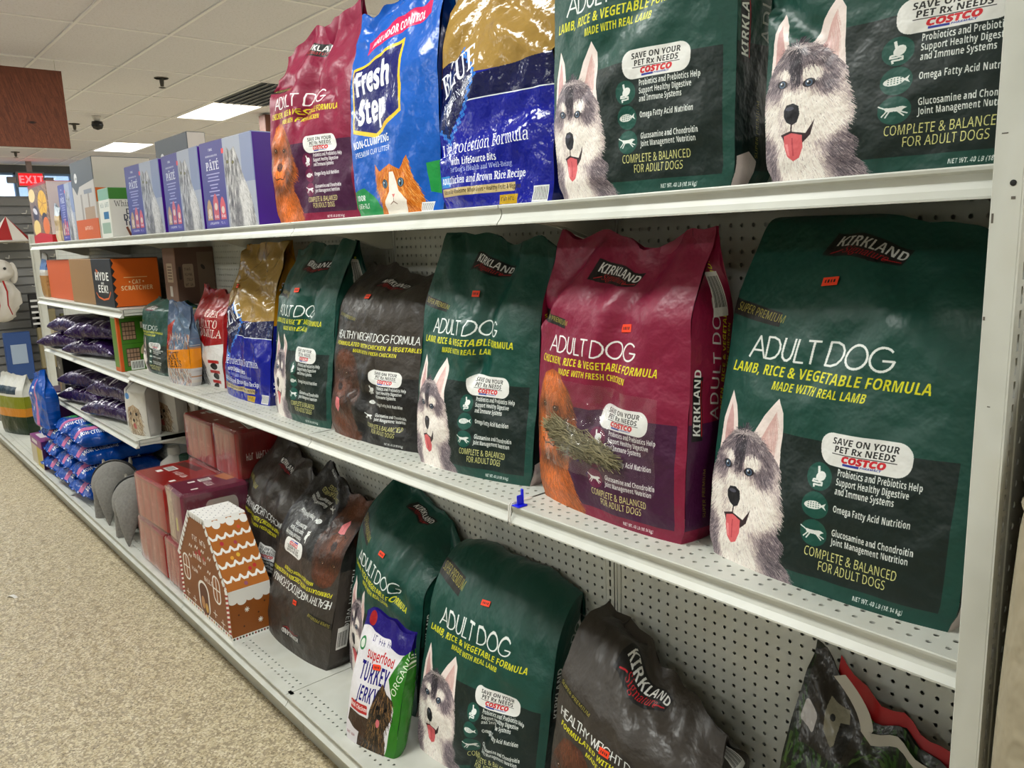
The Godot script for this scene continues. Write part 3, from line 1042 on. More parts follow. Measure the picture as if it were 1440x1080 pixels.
func toy_box_print() -> ImageTexture:   # red carton with toys pictured: front 420 x 400, side 180
	var c := sheet(600, 400, Color(0.45, 0.36, 0.30))
	fur(c, [Vector2(0, 0), Vector2(420, 0), Vector2(420, 400), Vector2(0, 400)], func(_p): return Vector2(1, 0.6), [Color(0.55, 0.42, 0.32), Color(0.38, 0.28, 0.24), Color(0.66, 0.52, 0.40)], 900, 40, 6, 4)
	c.oval(70, 70, 80, 46, Color(0.88, 0.78, 0.55))
	c.oval(300, 140, 100, 90, Color(0.86, 0.66, 0.08))
	for i in 7:
		c.line([Vector2(300, 140), Vector2(300 + 90 * cos(i * 0.9), 140 + 80 * sin(i * 0.9))], 8, Color(0.70, 0.48, 0.05))
	c.oval(120, 200, 70, 60, Color(0.22, 0.17, 0.22))
	c.oval(110, 180, 50, 20, Color(0.80, 0.78, 0.80), 0.3)
	c.oval(310, 240, 60, 40, Color(0.18, 0.16, 0.20))
	c.oval(110, 300, 80, 60, Color(0.88, 0.76, 0.46))
	c.oval(330, 290, 70, 60, Color(0.84, 0.42, 0.14))
	c.poly([Vector2(0, 352), Vector2(160, 330), Vector2(420, 350), Vector2(420, 400), Vector2(0, 400)], Color(0.72, 0.06, 0.10))
	c.rect(0, 0, 420, 16, Color(0.62, 0.06, 0.10))
	c.rect(422, 0, 178, 400, Color(0.90, 0.84, 0.85))
	for i in 4:
		marks(c, 460, 72 + i * 70, 100, 20, Color(0.76, 0.12, 0.18))
	c.rect(422, 350, 178, 50, Color(0.72, 0.06, 0.10))
	return c.texture()

func scratcher_print() -> ImageTexture:   # kraft / black / orange carton: front 900 x 260, side 260
	var c := sheet(1160, 260, Color(0.58, 0.44, 0.28))
	fur(c, [Vector2(0, 0), Vector2(520, 0), Vector2(520, 260), Vector2(0, 260)], func(_p): return Vector2(1, 0.05), [Color(0.60, 0.46, 0.30), Color(0.55, 0.41, 0.26)], 500, 60, 3, 3)
	c.poly([Vector2(510, 0), Vector2(902, 0), Vector2(902, 260), Vector2(520, 260)], Color(0.075, 0.08, 0.10))
	c.text("HYDE", 706, 118, 46, Color(0.92, 0.92, 0.90), "sansbold", 1.7, 0.0, 1)
	c.text("AND", 706, 140, 13, Color(0.92, 0.92, 0.90), "sansbold", 1.5, 0, 1)
	c.text("EEK!", 706, 186, 42, Color(0.92, 0.92, 0.90), "sansbold", 1.7, 0.0, 1)
	c.line([Vector2(560, 190), Vector2(600, 214), Vector2(700, 226), Vector2(800, 216), Vector2(850, 180)], 10, Color(0.84, 0.38, 0.10))
	c.line([Vector2(610, 78), Vector2(600, 58), Vector2(640, 70)], 8, Color(0.84, 0.38, 0.10))
	c.rect(902, 0, 258, 260, Color(0.85, 0.38, 0.02))
	for i in 6:
		c.poly([Vector2(902, i * 44), Vector2(914 + (i * 13) % 9, i * 44 + 22), Vector2(902, i * 44 + 44)], Color(0.075, 0.08, 0.10))
	c.rect(962, 100, 130, 4, Color(0.95, 0.78, 0.55))
	c.text("• CAT •", 1030, 138, 22, Color(0.96, 0.84, 0.66), "sansbold", 0.9, 0, 1)
	c.text("SCRATCHER", 1030, 172, 24, Color(0.96, 0.84, 0.66), "sansbold", 0.95, 0, 1)
	return c.texture()

func brown_carton_print() -> ImageTexture:   # front 160 x 260, side 300 beyond
	var c := sheet(460, 260, Color(0.34, 0.25, 0.20))
	c.rect(0, 0, 160, 260, Color(0.46, 0.34, 0.27))
	c.rrect(40, 70, 80, 90, 8, Color(0.66, 0.58, 0.48))
	for i in 5:
		c.rect(52, 84 + i * 14, 56, 6, Color(0.38, 0.28, 0.22))
	c.rect(62, 178, 34, 50, Color(0.75, 0.72, 0.68))
	c.rrect(180, 86, 20, 60, 6, Color(0.18, 0.13, 0.11))
	c.rrect(212, 74, 84, 110, 10, Color(0.60, 0.53, 0.45))
	for i in 4:
		marks(c, 226, 92 + i * 24, 56, 13, Color(0.30, 0.22, 0.18))
	c.rect(330, 20, 130, 220, Color(0.42, 0.35, 0.29))
	c.oval(372, 90, 18, 10, Color(0.14, 0.11, 0.10), 0.5)
	c.oval(380, 180, 18, 10, Color(0.14, 0.11, 0.10), -0.5)
	return c.texture()

func suet_print() -> ImageTexture:   # green carton of bird suet; the wide face 520 x 400, the narrow face 150 beyond
	var c := sheet(670, 400, Color(0.24, 0.46, 0.10))
	var wh := Color(0.92, 0.93, 0.90)
	c.rect(0, 0, 26, 400, Color(0.80, 0.34, 0.08))
	c.rect(30, 16, 490, 5, Color(0.50, 0.68, 0.34))
	c.rect(30, 204, 490, 4, Color(0.14, 0.30, 0.06))
	for q in [Vector2(40, 50), Vector2(60, 240)]:
		c.rect(q.x, q.y, 130, 130, Color(0.20, 0.15, 0.10))
		for i in 4:
			for j in 4:
				c.rect(q.x + 6 + i * 31, q.y + 6 + j * 31, 26, 26, Color(0.62, 0.50, 0.40))
	c.oval(230, 250, 46, 22, Color(0.72, 0.66, 0.52), -0.9)
	c.oval(256, 216, 20, 16, Color(0.46, 0.26, 0.14))
	c.rect(220, 58, 260, 44, Color(0.86, 0.84, 0.78))
	c.rect(290, 60, 190, 40, Color(0.76, 0.20, 0.08))
	marks(c, 310, 68, 150, 24, wh)
	c.text("Woodpecker", 240, 146, 36, wh, "sans", 0.95)
	c.text("& Songbird", 250, 190, 36, wh, "sans", 0.95)
	c.text("Woodpecker", 250, 290, 36, wh, "sansbold", 0.95)
	c.text("& Songbird", 250, 330, 36, wh, "sansbold", 0.95)
	c.rect(310, 344, 200, 40, Color(0.80, 0.30, 0.06))
	c.text("20 CAKES", 410, 375, 26, wh, "sansbold", 0.9, 0, 1)
	c.rect(90, 330, 130, 66, wh)
	for i in 12:
		c.rect(102 + i * 9, 338, 3 + (i * 5) % 3, 48, Color(0.08, 0.08, 0.08))
	c.rect(522, 0, 148, 400, Color(0.34, 0.50, 0.18))
	c.rect(522, 0, 148, 22, wh)
	c.rect(640, 0, 30, 400, Color(0.80, 0.36, 0.10))
	c.rect(522, 372, 148, 28, Color(0.78, 0.34, 0.10))
	return c.texture()

func jerky_treat_print() -> ImageTexture:   # small see-through bag with an orange band
	var c := sheet(400, 560, Color(0.72, 0.70, 0.70))
	c.rect(0, 0, 400, 150, Color(0.30, 0.36, 0.46))
	c.poly([Vector2(0, 150), Vector2(230, 60), Vector2(400, 120), Vector2(400, 330), Vector2(0, 330)], Color(0.34, 0.42, 0.52))
	c.poly([Vector2(0, 180), Vector2(120, 120), Vector2(70, 330), Vector2(0, 330)], Color(0.66, 0.16, 0.08))
	fur(c, [Vector2(0, 200), Vector2(400, 200), Vector2(400, 560), Vector2(0, 560)], func(_p): return Vector2(0.3, 1), [Color(0.55, 0.30, 0.18), Color(0.78, 0.74, 0.70), Color(0.30, 0.36, 0.44), Color(0.62, 0.46, 0.34)], 420, 34, 6, 5)
	c.poly([Vector2(0, 340), Vector2(400, 310), Vector2(400, 440), Vector2(0, 460)], Color(0.86, 0.52, 0.06))
	c.text("JERKY", 30, 400, 52, Color(0.10, 0.06, 0.05), "serifbold", 0.95, 0.0, 0, -0.06)
	c.text("TREATS", 40, 452, 46, Color(0.10, 0.06, 0.05), "serifbold", 0.95, 0.0, 0, -0.06)
	return c.texture()

func potato_print() -> ImageTexture:   # red over white bag with a collie
	var c := sheet(560, 560, Color(0.84, 0.83, 0.82))
	c.poly([Vector2(0, 0), Vector2(400, 0), Vector2(400, 300), Vector2(220, 330), Vector2(120, 260), Vector2(0, 300)], Color(0.60, 0.06, 0.07))
	c.text("& PEA", 290, 150, 40, Color(0.92, 0.90, 0.86), "serif", 0.8, 0.15, 1)
	c.text("POTATO", 250, 215, 46, Color(0.92, 0.90, 0.86), "serif", 0.8, 0.15, 1)
	c.text("FORMULA", 250, 270, 46, Color(0.92, 0.90, 0.86), "serif", 0.8, 0.15, 1)
	var dog := [Vector2(20, 330), Vector2(60, 200), Vector2(110, 170), Vector2(170, 300), Vector2(230, 420), Vector2(240, 560), Vector2(0, 560)]
	c.poly(dog, Color(0.34, 0.33, 0.34))
	fur(c, dog, func(p): return Vector2((p.x - 100.0) / 200.0, 1).normalized(), [Color(0.18, 0.18, 0.19), Color(0.46, 0.44, 0.44), Color(0.86, 0.85, 0.84), Color(0.10, 0.10, 0.11)], 900, 50, 4, 6)
	for i in 3:
		c.rect(290, 400 + i * 60, 80, 18, Color(0.66, 0.08, 0.08))
		c.oval(330, 436 + i * 60, 24, 20, Color(0.08, 0.08, 0.08))
	c.rect(402, 0, 158, 560, Color(0.62, 0.07, 0.08))
	return c.texture()

func purple_bag_print() -> ImageTexture:   # purple and silver film
	var c := sheet(640, 512, Color(0.17, 0.09, 0.27))
	c.rect(0, 130, 640, 150, Color(0.52, 0.48, 0.44))
	c.poly([Vector2(0, 120), Vector2(220, 80), Vector2(420, 150), Vector2(640, 100), Vector2(640, 180), Vector2(0, 180)], Color(0.30, 0.20, 0.42))
	marks(c, 40, 40, 360, 60, Color(0.86, 0.85, 0.88))
	marks(c, 380, 205, 180, 44, Color(0.80, 0.79, 0.83))
	c.oval(180, 220, 70, 40, Color(0.42, 0.32, 0.20))
	c.rect(430, 290, 120, 50, Color(0.86, 0.84, 0.80))
	c.text("M", 60, 400, 80, Color(0.84, 0.82, 0.88), "sansbold", 0.9)
	return c.texture()

func litter_roll_print() -> ImageTexture:   # wraps round a lying litter bag: u along, v round it
	var c := sheet(640, 512, Color(0.02, 0.27, 0.62))
	var wh := Color(0.93, 0.94, 0.95)
	for y in [96, 330]:
		c.rect(0, y, 640, 26, Color(0.80, 0.44, 0.62))
	c.poly([Vector2(60, 150), Vector2(200, 130), Vector2(330, 190), Vector2(140, 220)], Color(0.20, 0.56, 0.30))
	c.poly([Vector2(110, 205), Vector2(330, 180), Vector2(280, 240)], Color(0.84, 0.50, 0.16))
	for q in [Vector2(330, 210), Vector2(330, 410)]:
		c.rrect(q.x - 10, q.y - 56, 190, 130, 18, Color(0.05, 0.08, 0.38))
		c.text("Fresh", q.x + 4, q.y, 46, wh, "sansbold", 0.82, 0.05, 0, 0, 0, 3)
		c.text("Step", q.x + 14, q.y + 56, 46, wh, "sansbold", 0.82, 0.05, 0, 0, 0, 3)
	c.text("NON-CLUMPING", 20, 90, 28, wh, "sansbold", 0.9)
	return c.texture()

func white_dog_print() -> ImageTexture:   # white bag with a shaggy dog: front 300 x 420
	var c := sheet(440, 420, Color(0.80, 0.79, 0.76))
	c.oval(60, 120, 50, 24, Color(0.16, 0.46, 0.70))
	c.line([Vector2(50, 96), Vector2(70, 30), Vector2(110, 20)], 14, Color(0.10, 0.12, 0.14))
	var dog := [Vector2(70, 210), Vector2(150, 180), Vector2(230, 210), Vector2(250, 300), Vector2(230, 420), Vector2(60, 420), Vector2(50, 300)]
	c.poly(dog, Color(0.66, 0.56, 0.44))
	fur(c, dog, func(p): return Vector2((p.x - 150.0) / 120.0, 1).normalized(), [Color(0.50, 0.38, 0.26), Color(0.76, 0.68, 0.56), Color(0.34, 0.25, 0.18), Color(0.84, 0.80, 0.72)], 700, 34, 4, 6)
	for e in [Vector2(110, 250), Vector2(190, 250), Vector2(150, 300)]:
		c.oval(e.x, e.y, 14, 13, Color(0.06, 0.05, 0.05))
	c.oval(150, 346, 20, 24, Color(0.72, 0.36, 0.36))
	c.rect(302, 0, 138, 420, Color(0.66, 0.65, 0.63))
	return c.texture()

func can_pack_print(base: Color, second: bool) -> ImageTexture:   # tray of cans in film: front 400 x 260, side 500, top 400 below
	var c := sheet(900, 620, base)
	var wh := Color(0.90, 0.86, 0.84)
	for i in 4:
		c.rect(i * 100 + 6, 20, 84, 236, Color(base.r * 1.15 + 0.02, base.g * 1.3 + 0.01, base.b * 1.15 + 0.01))
		marks(c, i * 100 + 24, 120, 46, 20, Color(0.74, 0.42, 0.40))
	if second:
		fur(c, [Vector2(0, 0), Vector2(150, 0), Vector2(150, 260), Vector2(0, 260)], func(_p): return Vector2(0.1, 1), [Color(0.55, 0.42, 0.30), Color(0.70, 0.58, 0.46), Color(0.36, 0.25, 0.18), Color(0.80, 0.72, 0.62)], 700, 40, 5, 4)
		c.rect(210, 130, 50, 70, Color(0.72, 0.68, 0.14))
	for i in 5:
		c.rect(404 + i * 100, 20, 84, 236, Color(base.r * 0.92, base.g, base.b))
	marks(c, 480, 120, 320, 40, wh)
	if second:
		c.rrect(560, 40, 260, 150, 40, Color(0.62, 0.58, 0.55))
		c.rect(560, 130, 260, 90, Color(0.50, 0.33, 0.19))
	c.rect(0, 264, 900, 356, base)
	c.poly([Vector2(40, 300), Vector2(520, 280), Vector2(560, 340), Vector2(80, 370)], Color(0.62, 0.36, 0.16) if second else Color(base.r * 0.5, 0.03, 0.03))
	c.rect(120, 400, 190, 70, Color(0.84, 0.84, 0.82))
	for i in 14:
		c.rect(130 + i * 12, 408, 4 + (i * 3) % 4, 54, Color(0.1, 0.1, 0.1))
	c.rect(160, 490, 90, 40, Color(0.90, 0.90, 0.88))
	marks(c, 400, 420, 330, 44, wh)
	c.rect(700, 520, 60, 40, Color(0.90, 0.90, 0.88))
	return c.texture()

func cottage_front_print() -> ImageTexture:   # the iced facade, 640 x 640
	var c := sheet(640, 640, Color(0.50, 0.28, 0.11))
	var ice := Color(0.90, 0.89, 0.87)
	var red := Color(0.64, 0.12, 0.12)
	for x in [6, 602]:
		c.rect(x, 250, 32, 390, ice)
		for i in 14:
			c.poly([Vector2(x, 260 + i * 28), Vector2(x + 32, 246 + i * 28), Vector2(x + 32, 260 + i * 28), Vector2(x, 274 + i * 28)], red)
	c.rect(0, 600, 640, 40, ice)
	for i in 22:
		c.oval(16 + i * 29, 614, 8, 8, [Color(0.3, 0.35, 0.3), Color(0.6, 0.15, 0.12), Color(0.75, 0.55, 0.2)][i % 3])
	for x in [110, 500]:
		c.rrect(x - 46, 300, 92, 170, 44, ice)
		c.rrect(x - 36, 310, 72, 150, 36, Color(0.56, 0.32, 0.13))
		c.rect(x - 4, 306, 8, 158, ice)
		c.rect(x - 40, 380, 80, 8, ice)
	c.rrect(250, 400, 140, 210, 66, ice)
	c.rrect(266, 416, 108, 194, 50, Color(0.36, 0.18, 0.08))
	c.oval(300, 540, 22, 40, Color(0.72, 0.52, 0.34))
	c.oval(344, 560, 18, 30, Color(0.80, 0.62, 0.30))
	for q in [[200, 230], [280, 215], [360, 215], [440, 230], [180, 300], [300, 330], [420, 320]]:
		c.line([Vector2(q[0] - 20, q[1]), Vector2(q[0] - 8, q[1] - 18), Vector2(q[0] + 8, q[1]), Vector2(q[0] + 20, q[1] - 18)], 6, ice)
	marks(c, 240, 136, 160, 34, ice)
	marks(c, 230, 246, 180, 36, ice)
	c.oval(320, 226, 20, 20, red)
	c.oval(270, 246, 14, 14, red)
	c.oval(372, 246, 14, 14, red)
	marks(c, 190, 350, 70, 26, ice)
	marks(c, 350, 356, 90, 30, ice)
	for q in [[90, 560], [180, 570], [450, 550], [540, 570]]:
		c.line([Vector2(q[0] - 22, q[1]), Vector2(q[0] + 22, q[1])], 6, ice)
		c.line([Vector2(q[0], q[1] - 22), Vector2(q[0], q[1] + 22)], 6, ice)
	return c.texture()

func cottage_roof_print() -> ImageTexture:   # 300 wide x 640 long; the ridge is at the top
	var c := sheet(300, 640, Color(0.66, 0.38, 0.10))
	var ice := Color(0.92, 0.91, 0.90)
	c.rect(0, 0, 300, 230, ice)
	for i in 6:
		c.oval(25 + i * 50, 236 + (i % 2) * 22, 30, 26, ice)
	for i in 5:
		for j in 9:
			c.oval(20 + i * 62 + (j % 2) * 26, 20 + j * 22, 4, 4, Color(0.45, 0.45, 0.50))
	for r in 4:
		for i in 5:
			var x := 30 + i * 60
			c.line([Vector2(x - 30, 320 + r * 82), Vector2(x - 12, 342 + r * 82), Vector2(x + 12, 342 + r * 82), Vector2(x + 30, 320 + r * 82)], 15, ice)
		c.oval(70 + (r * 83) % 180, 372 + r * 82, 13, 12, [Color(0.70, 0.14, 0.22), Color(0.85, 0.68, 0.22), Color(0.72, 0.16, 0.16), Color(0.55, 0.30, 0.40)][r])
		c.oval(220 - (r * 57) % 150, 300 + r * 82, 12, 11, [Color(0.80, 0.30, 0.20), Color(0.62, 0.22, 0.30), Color(0.86, 0.62, 0.2), Color(0.72, 0.14, 0.18)][r])
	return c.texture()

func cottage_side_print() -> ImageTexture:   # 300 x 320
	var c := sheet(300, 320, Color(0.55, 0.30, 0.07))
	var ice := Color(0.92, 0.91, 0.90)
	c.rect(0, 0, 300, 60, ice)
	for i in 5:
		c.oval(30 + i * 60, 62 + (i % 2) * 14, 34, 26, ice)
	for q in [[120, 140], [210, 230]]:
		for a in 4:
			var d := Vector2(16, 0).rotated(a * PI / 4)
			c.line([Vector2(q[0], q[1]) - d, Vector2(q[0], q[1]) + d], 5, ice)
	for q in [[60, 160], [90, 240], [250, 120], [200, 180]]:
		c.oval(q[0], q[1], 6, 6, Color(0.30, 0.14, 0.04))
	c.rect(0, 292, 300, 28, ice)
	for i in 14:
		c.oval(12 + i * 22, 304, 7, 7, [Color(0.2, 0.3, 0.25), Color(0.55, 0.15, 0.12), Color(0.3, 0.25, 0.2)][i % 3])
	return c.texture()

func turkey_print() -> ImageTexture:   # 480 x 640 stand-up pouch
	var c := sheet(480, 640, Color(0.86, 0.85, 0.87))
	c.poly([Vector2(0, 0), Vector2(480, 0), Vector2(480, 110), Vector2(300, 120), Vector2(0, 70)], Color(0.13, 0.09, 0.45))
	c.poly([Vector2(480, 90), Vector2(480, 640), Vector2(400, 640), Vector2(430, 400), Vector2(350, 250), Vector2(420, 120)], Color(0.16, 0.45, 0.10))
	c.text("ORGANIC", 424, 330, 44, Color(0.85, 0.90, 0.80), "sans", 0.9, 0.0, 0, -1.2)
	c.oval(80, 44, 38, 34, Color(0.62, 0.12, 0.14))
	c.rrect(110, 92, 190, 46, 22, Color(0.88, 0.87, 0.90))
	marks(c, 126, 102, 158, 26, Color(0.15, 0.12, 0.40))
	c.oval(40, 150, 30, 30, Color(0.20, 0.50, 0.30))
	c.oval(40, 150, 20, 20, Color(0.86, 0.90, 0.86))
	c.text("superfood", 110, 196, 44, Color(0.72, 0.12, 0.14), "sansbold", 0.85)
	c.text("TURKEY", 70, 300, 86, Color(0.12, 0.10, 0.45), "sansbold", 0.62, 0.08)
	c.text("JERKY", 90, 396, 76, Color(0.12, 0.10, 0.45), "sansbold", 0.62, 0.15)
	c.rrect(30, 412, 180, 52, 10, Color(0.70, 0.14, 0.15))
	c.text("Real Chicken", 120, 448, 24, Color(0.95, 0.90, 0.90), "sansbold", 0.85, 0, 1)
	c.poly([Vector2(20, 470), Vector2(240, 480), Vector2(250, 640), Vector2(0, 640)], Color(0.22, 0.15, 0.11))
	var dog := [Vector2(230, 440), Vector2(270, 330), Vector2(310, 280), Vector2(350, 330), Vector2(410, 350), Vector2(420, 440), Vector2(370, 520), Vector2(400, 640), Vector2(180, 640), Vector2(220, 540)]
	c.poly(dog, Color(0.20, 0.16, 0.12))
	fur(c, dog, func(p): return Vector2((p.x - 310.0) / 150.0, 1).normalized(), [Color(0.08, 0.07, 0.06), Color(0.30, 0.22, 0.14), Color(0.54, 0.40, 0.24), Color(0.16, 0.12, 0.09)], 1300, 30, 3, 6)
	for e in [Vector2(300, 400), Vector2(360, 405)]:
		c.oval(e.x, e.y, 12, 10, Color(0.04, 0.03, 0.03))
	c.oval(320, 446, 18, 15, Color(0.03, 0.03, 0.03))
	c.oval(312, 482, 15, 22, Color(0.80, 0.42, 0.45))
	c.poly([Vector2(0, 530), Vector2(140, 570), Vector2(120, 640), Vector2(0, 640)], Color(0.84, 0.82, 0.84))
	marks(c, 14, 588, 90, 16, Color(0.5, 0.15, 0.2))
	return c.texture()

func forage_print() -> ImageTexture:   # dark green photographic bag
	var c := sheet(640, 640, Color(0.06, 0.09, 0.04))
	fur(c, [Vector2(0, 0), Vector2(640, 0), Vector2(640, 640), Vector2(0, 640)], func(p): return Vector2(sin(p.y * 0.02), cos(p.x * 0.02)), [Color(0.10, 0.18, 0.05), Color(0.16, 0.28, 0.08), Color(0.05, 0.08, 0.03), Color(0.24, 0.34, 0.14), Color(0.08, 0.10, 0.06)], 2600, 50, 9, 7)
	c.poly([Vector2(0, 330), Vector2(180, 300), Vector2(240, 420), Vector2(0, 470)], Color(0.12, 0.22, 0.40))
	c.poly([Vector2(180, 300), Vector2(290, 330), Vector2(300, 420), Vector2(200, 400)], Color(0.72, 0.70, 0.62))
	c.poly([Vector2(0, 0), Vector2(220, 0), Vector2(200, 120), Vector2(40, 160)], Color(0.16, 0.14, 0.12))
	c.poly([Vector2(92, 40), Vector2(150, 28), Vector2(172, 70), Vector2(140, 112), Vector2(100, 100)], Color(0.50, 0.48, 0.41))
	c.poly([Vector2(140, 60), Vector2(176, 50), Vector2(180, 118), Vector2(150, 116)], Color(0.06, 0.055, 0.05))
	c.oval(118, 62, 7, 6, Color(0.05, 0.05, 0.05))
	c.rrect(24, 96, 50, 34, 8, Color(0.72, 0.70, 0.70))
	marks(c, 430, 420, 90, 22, Color(0.75, 0.76, 0.72))
	return c.texture()

func simple_print(w: int, h: int, bg: Color, bands: Array, words: Array) -> ImageTexture:
	var c := sheet(w, h, bg)
	for b in bands:
		c.rect(b[0], b[1], b[2], b[3], b[4])
	for t in words:
		c.text(t[0], t[1], t[2], t[3], t[4], "sansbold", 0.9, 0.0, 1, t[5] if t.size() > 5 else 0.0)
	return c.texture()

func sign_print() -> ImageTexture:   # stained board with grain and knots
	var c := sheet(512, 512, Color(0.42, 0.225, 0.15))
	var knots := [Vector2(120, 120), Vector2(300, 330), Vector2(410, 350), Vector2(60, 400)]
	var flow := func(p: Vector2) -> Vector2:
		var d := Vector2(0.12, 1)
		for q in knots:
			var v: Vector2 = p - q
			d += Vector2(v.y, -v.x).normalized() * signf(v.x) * -0.9 * exp(-v.length() / 26.0)
		return d.normalized()
	fur(c, [Vector2(0, 0), Vector2(512, 0), Vector2(512, 512), Vector2(0, 512)], flow, [Color(0.46, 0.25, 0.165), Color(0.38, 0.195, 0.125), Color(0.43, 0.23, 0.15), Color(0.50, 0.28, 0.19)], 3200, 70, 2, 5)
	for q in knots:
		c.oval(q.x, q.y, 12, 9, Color(0.26, 0.13, 0.09))
		c.oval(q.x, q.y, 6, 5, Color(0.13, 0.06, 0.05))
	return c.texture()

# ---------------------------------------------------------------- bags and cartons
func smooth(a: float, b: float, x: float) -> float:
	return smoothstep(a, b, x)

# One point of an upright bag. panel 0 front, 1 right gusset, 2 back, 3 left gusset; q runs -1..1 across the panel, t 0..1 up.
func bag_point(o: Dictionary, panel: int, q: float, t: float) -> Vector3:
	var w: float = o.w
	var h: float = o.h
	var d: float = o.d
	var fill: float = o.get("fill", 0.72)
	var k := smooth(fill, 1.0, t)
	var kk := clampf((t - fill) / (1.0 - fill), 0.0, 1.0)
	var foot := smooth(0.0, 0.06, t)
	var a: float = w * 0.5 * (1.0 - 0.05 * (1.0 - foot) + 0.02 * sin(PI * minf(1, t / fill))) * (1.0 + o.get("topw", 0.0) * k)
	var b := d * 0.5 * (0.86 + 0.14 * smooth(0.0, 0.25, t)) * (1.0 - 0.06 * (1.0 - foot))
	b = lerpf(b, 0.004, pow(k, 0.9))
	var e := 0.70
	var y := h * t
	var x := 0.0
	var z := 0.0
	var sd: float = o.seed
	match panel:
		0, 2:
			var s := 1.0 if panel == 0 else -1.0
			x = a * q * s
			var f := e + (1.0 - e) * (1.0 - pow(absf(q), 2.6))
			var inner := 1.0 - pow(absf(q), 6.0)
			z = s * b * f
			var amp: float = o.get("amp", 0.006)
			var rough := foot * (0.35 + 0.65 * inner)
			z += rough * amp * (noise.get_noise_3d(x * 5.0, y * 5.0, sd + s * 40.0) * 1.6 + noise.get_noise_3d(x * 14.0, y * 11.0, sd + 9.0) * 0.7)
			var ridge := 1.0 - absf(noise.get_noise_3d((x + y * 0.45) * 4.5, (y - x * 0.3) * 4.5, sd + 70.0)) * 2.4
			z += foot * amp * (0.35 + 1.3 * k) * maxf(0.0, ridge) * 0.9
			if panel == 0:
				var p := Vector2(q * w * 0.5, y)
				for c in o.get("folds", []):
					var A := Vector2(c[0] * w * 0.5, c[1] * h)
					var B := Vector2(c[2] * w * 0.5, c[3] * h)
					var dir := (B - A).normalized()
					var along := clampf((p - A).dot(dir), 0.0, A.distance_to(B))
					var off := (p - A - dir * along)
					var sg := signf((p - A).cross(dir))
					var r: float = off.length() / c[5]
					z += c[4] * sg * r * exp(-r * r) * 1.6 - c[4] * 0.5 * exp(-r * r * 0.5)
		1, 3:
			var s := 1.0 if panel == 1 else -1.0
			var gin := lerpf(-0.006, d * 0.34, k)
			z = b * e * (-q) * s
			x = s * (a - gin * (1.0 - q * q))
			x += s * foot * (1.0 - q * q) * 0.008 * noise.get_noise_3d(z * 9.0, y * 7.0, sd + 120.0 * s)
	# ragged, eared top edge
	var ears: float = o.get("ears", 0.0)
	y += k * (ears * pow(absf(x) / (w * 0.5), 4.0) + 0.030 * noise.get_noise_2d(x * 7.0, sd * 3.0 + 5.0) + o.get("tilt", 0.0) * x)
	# the slack top bends over
	var bend: float = o.get("bend", 0.0)
	if bend != 0.0:
		var yb: float = h * o.get("bend_at", fill)
		var bl: float = maxf(0.03, (h - yb) * 0.55)
		if y > yb:
			var R := bl / bend
			var l := y - yb
			var th := minf(l, bl) / R
			var ny := yb + R * sin(th)
			var nz := -R * (1.0 - cos(th))
			if l > bl:
				ny += (l - bl) * cos(th)
				nz -= (l - bl) * sin(th)
			y = ny + z * sin(th)
			z = nz + z * cos(th)
	y *= 1.0 + o.get("slump", 0.0) * x / w
	z -= o.get("lean", 0.0) * y
	x += o.get("roll", 0.0) * y
	# it presses against the back panel and the shelf above
	var wall: float = o.get("wall", -9.0) + x * o.get("wall_slope", 0.0) + 0.002 * panel
	if z < wall + 0.03:
		z = wall + 0.03 * exp((z - wall - 0.03) / 0.03)
	var roof: float = o.get("roof", 9.0)
	if y > roof - 0.02:
		y = roof - 0.02 * exp((roof - 0.02 - y) / 0.02)
	return Vector3(x, y, z)

func bag_body(parent: Node3D, o: Dictionary, m: Material) -> void:
	var uf: float = o.get("uf", 0.705)
	var flip: bool = o.get("flip", false)
	var us: float = o.get("us", 1.0)
	var nt := 46
	for panel in 4:
		var nu: int = [34, 8, 12, 8][panel]
		var f := func(u: float, v: float) -> Vector3: return bag_point(o, panel, u * 2.0 - 1.0, v)
		var g := func(u: float, v: float) -> Vector2:
			if flip:
				u = 1.0 - u
				v = 1.0 - v
			match panel:
				0: return Vector2(u * uf * us, 1.0 - v)
				2: return Vector2(0.03 + 0.01 * u, 0.02 + 0.1 * (1.0 - v))
				_: return Vector2(uf + 0.003 + u * (1.0 - uf - 0.003), 1.0 - v)
		part(["front_panel", "gusset", "back_panel", "gusset"][panel], grid(nu, nt, f, g), m, parent)

func sticker(parent: Node3D, o: Dictionary, q: float, t: float, turn := 0.1) -> void:
	var p := bag_point(o, 0, q, t)
	var u := (bag_point(o, 0, q + 0.05, t) - bag_point(o, 0, q - 0.05, t)).normalized()
	var v := (bag_point(o, 0, q, t + 0.02) - bag_point(o, 0, q, t - 0.02)).normalized()
	var n := u.cross(v).normalized()
	v = n.cross(u)
	var st := part("price_sticker", box(Vector3(0.027, 0.015, 0.0012), 0.0004), mats.sticker, parent, p + n * 0.0022)
	st.basis = Basis(u, v, n) * Basis(Vector3(0, 0, 1), turn)
	var s2 := stool()
	for i in 4:
		add_box(s2, Vector3(-0.0075 + i * 0.005, 0, 0.0008), Vector3(0.0018 + 0.001 * (i % 2), 0.0055, 0.0003))
	part("price", done(s2), mats.ink, st)

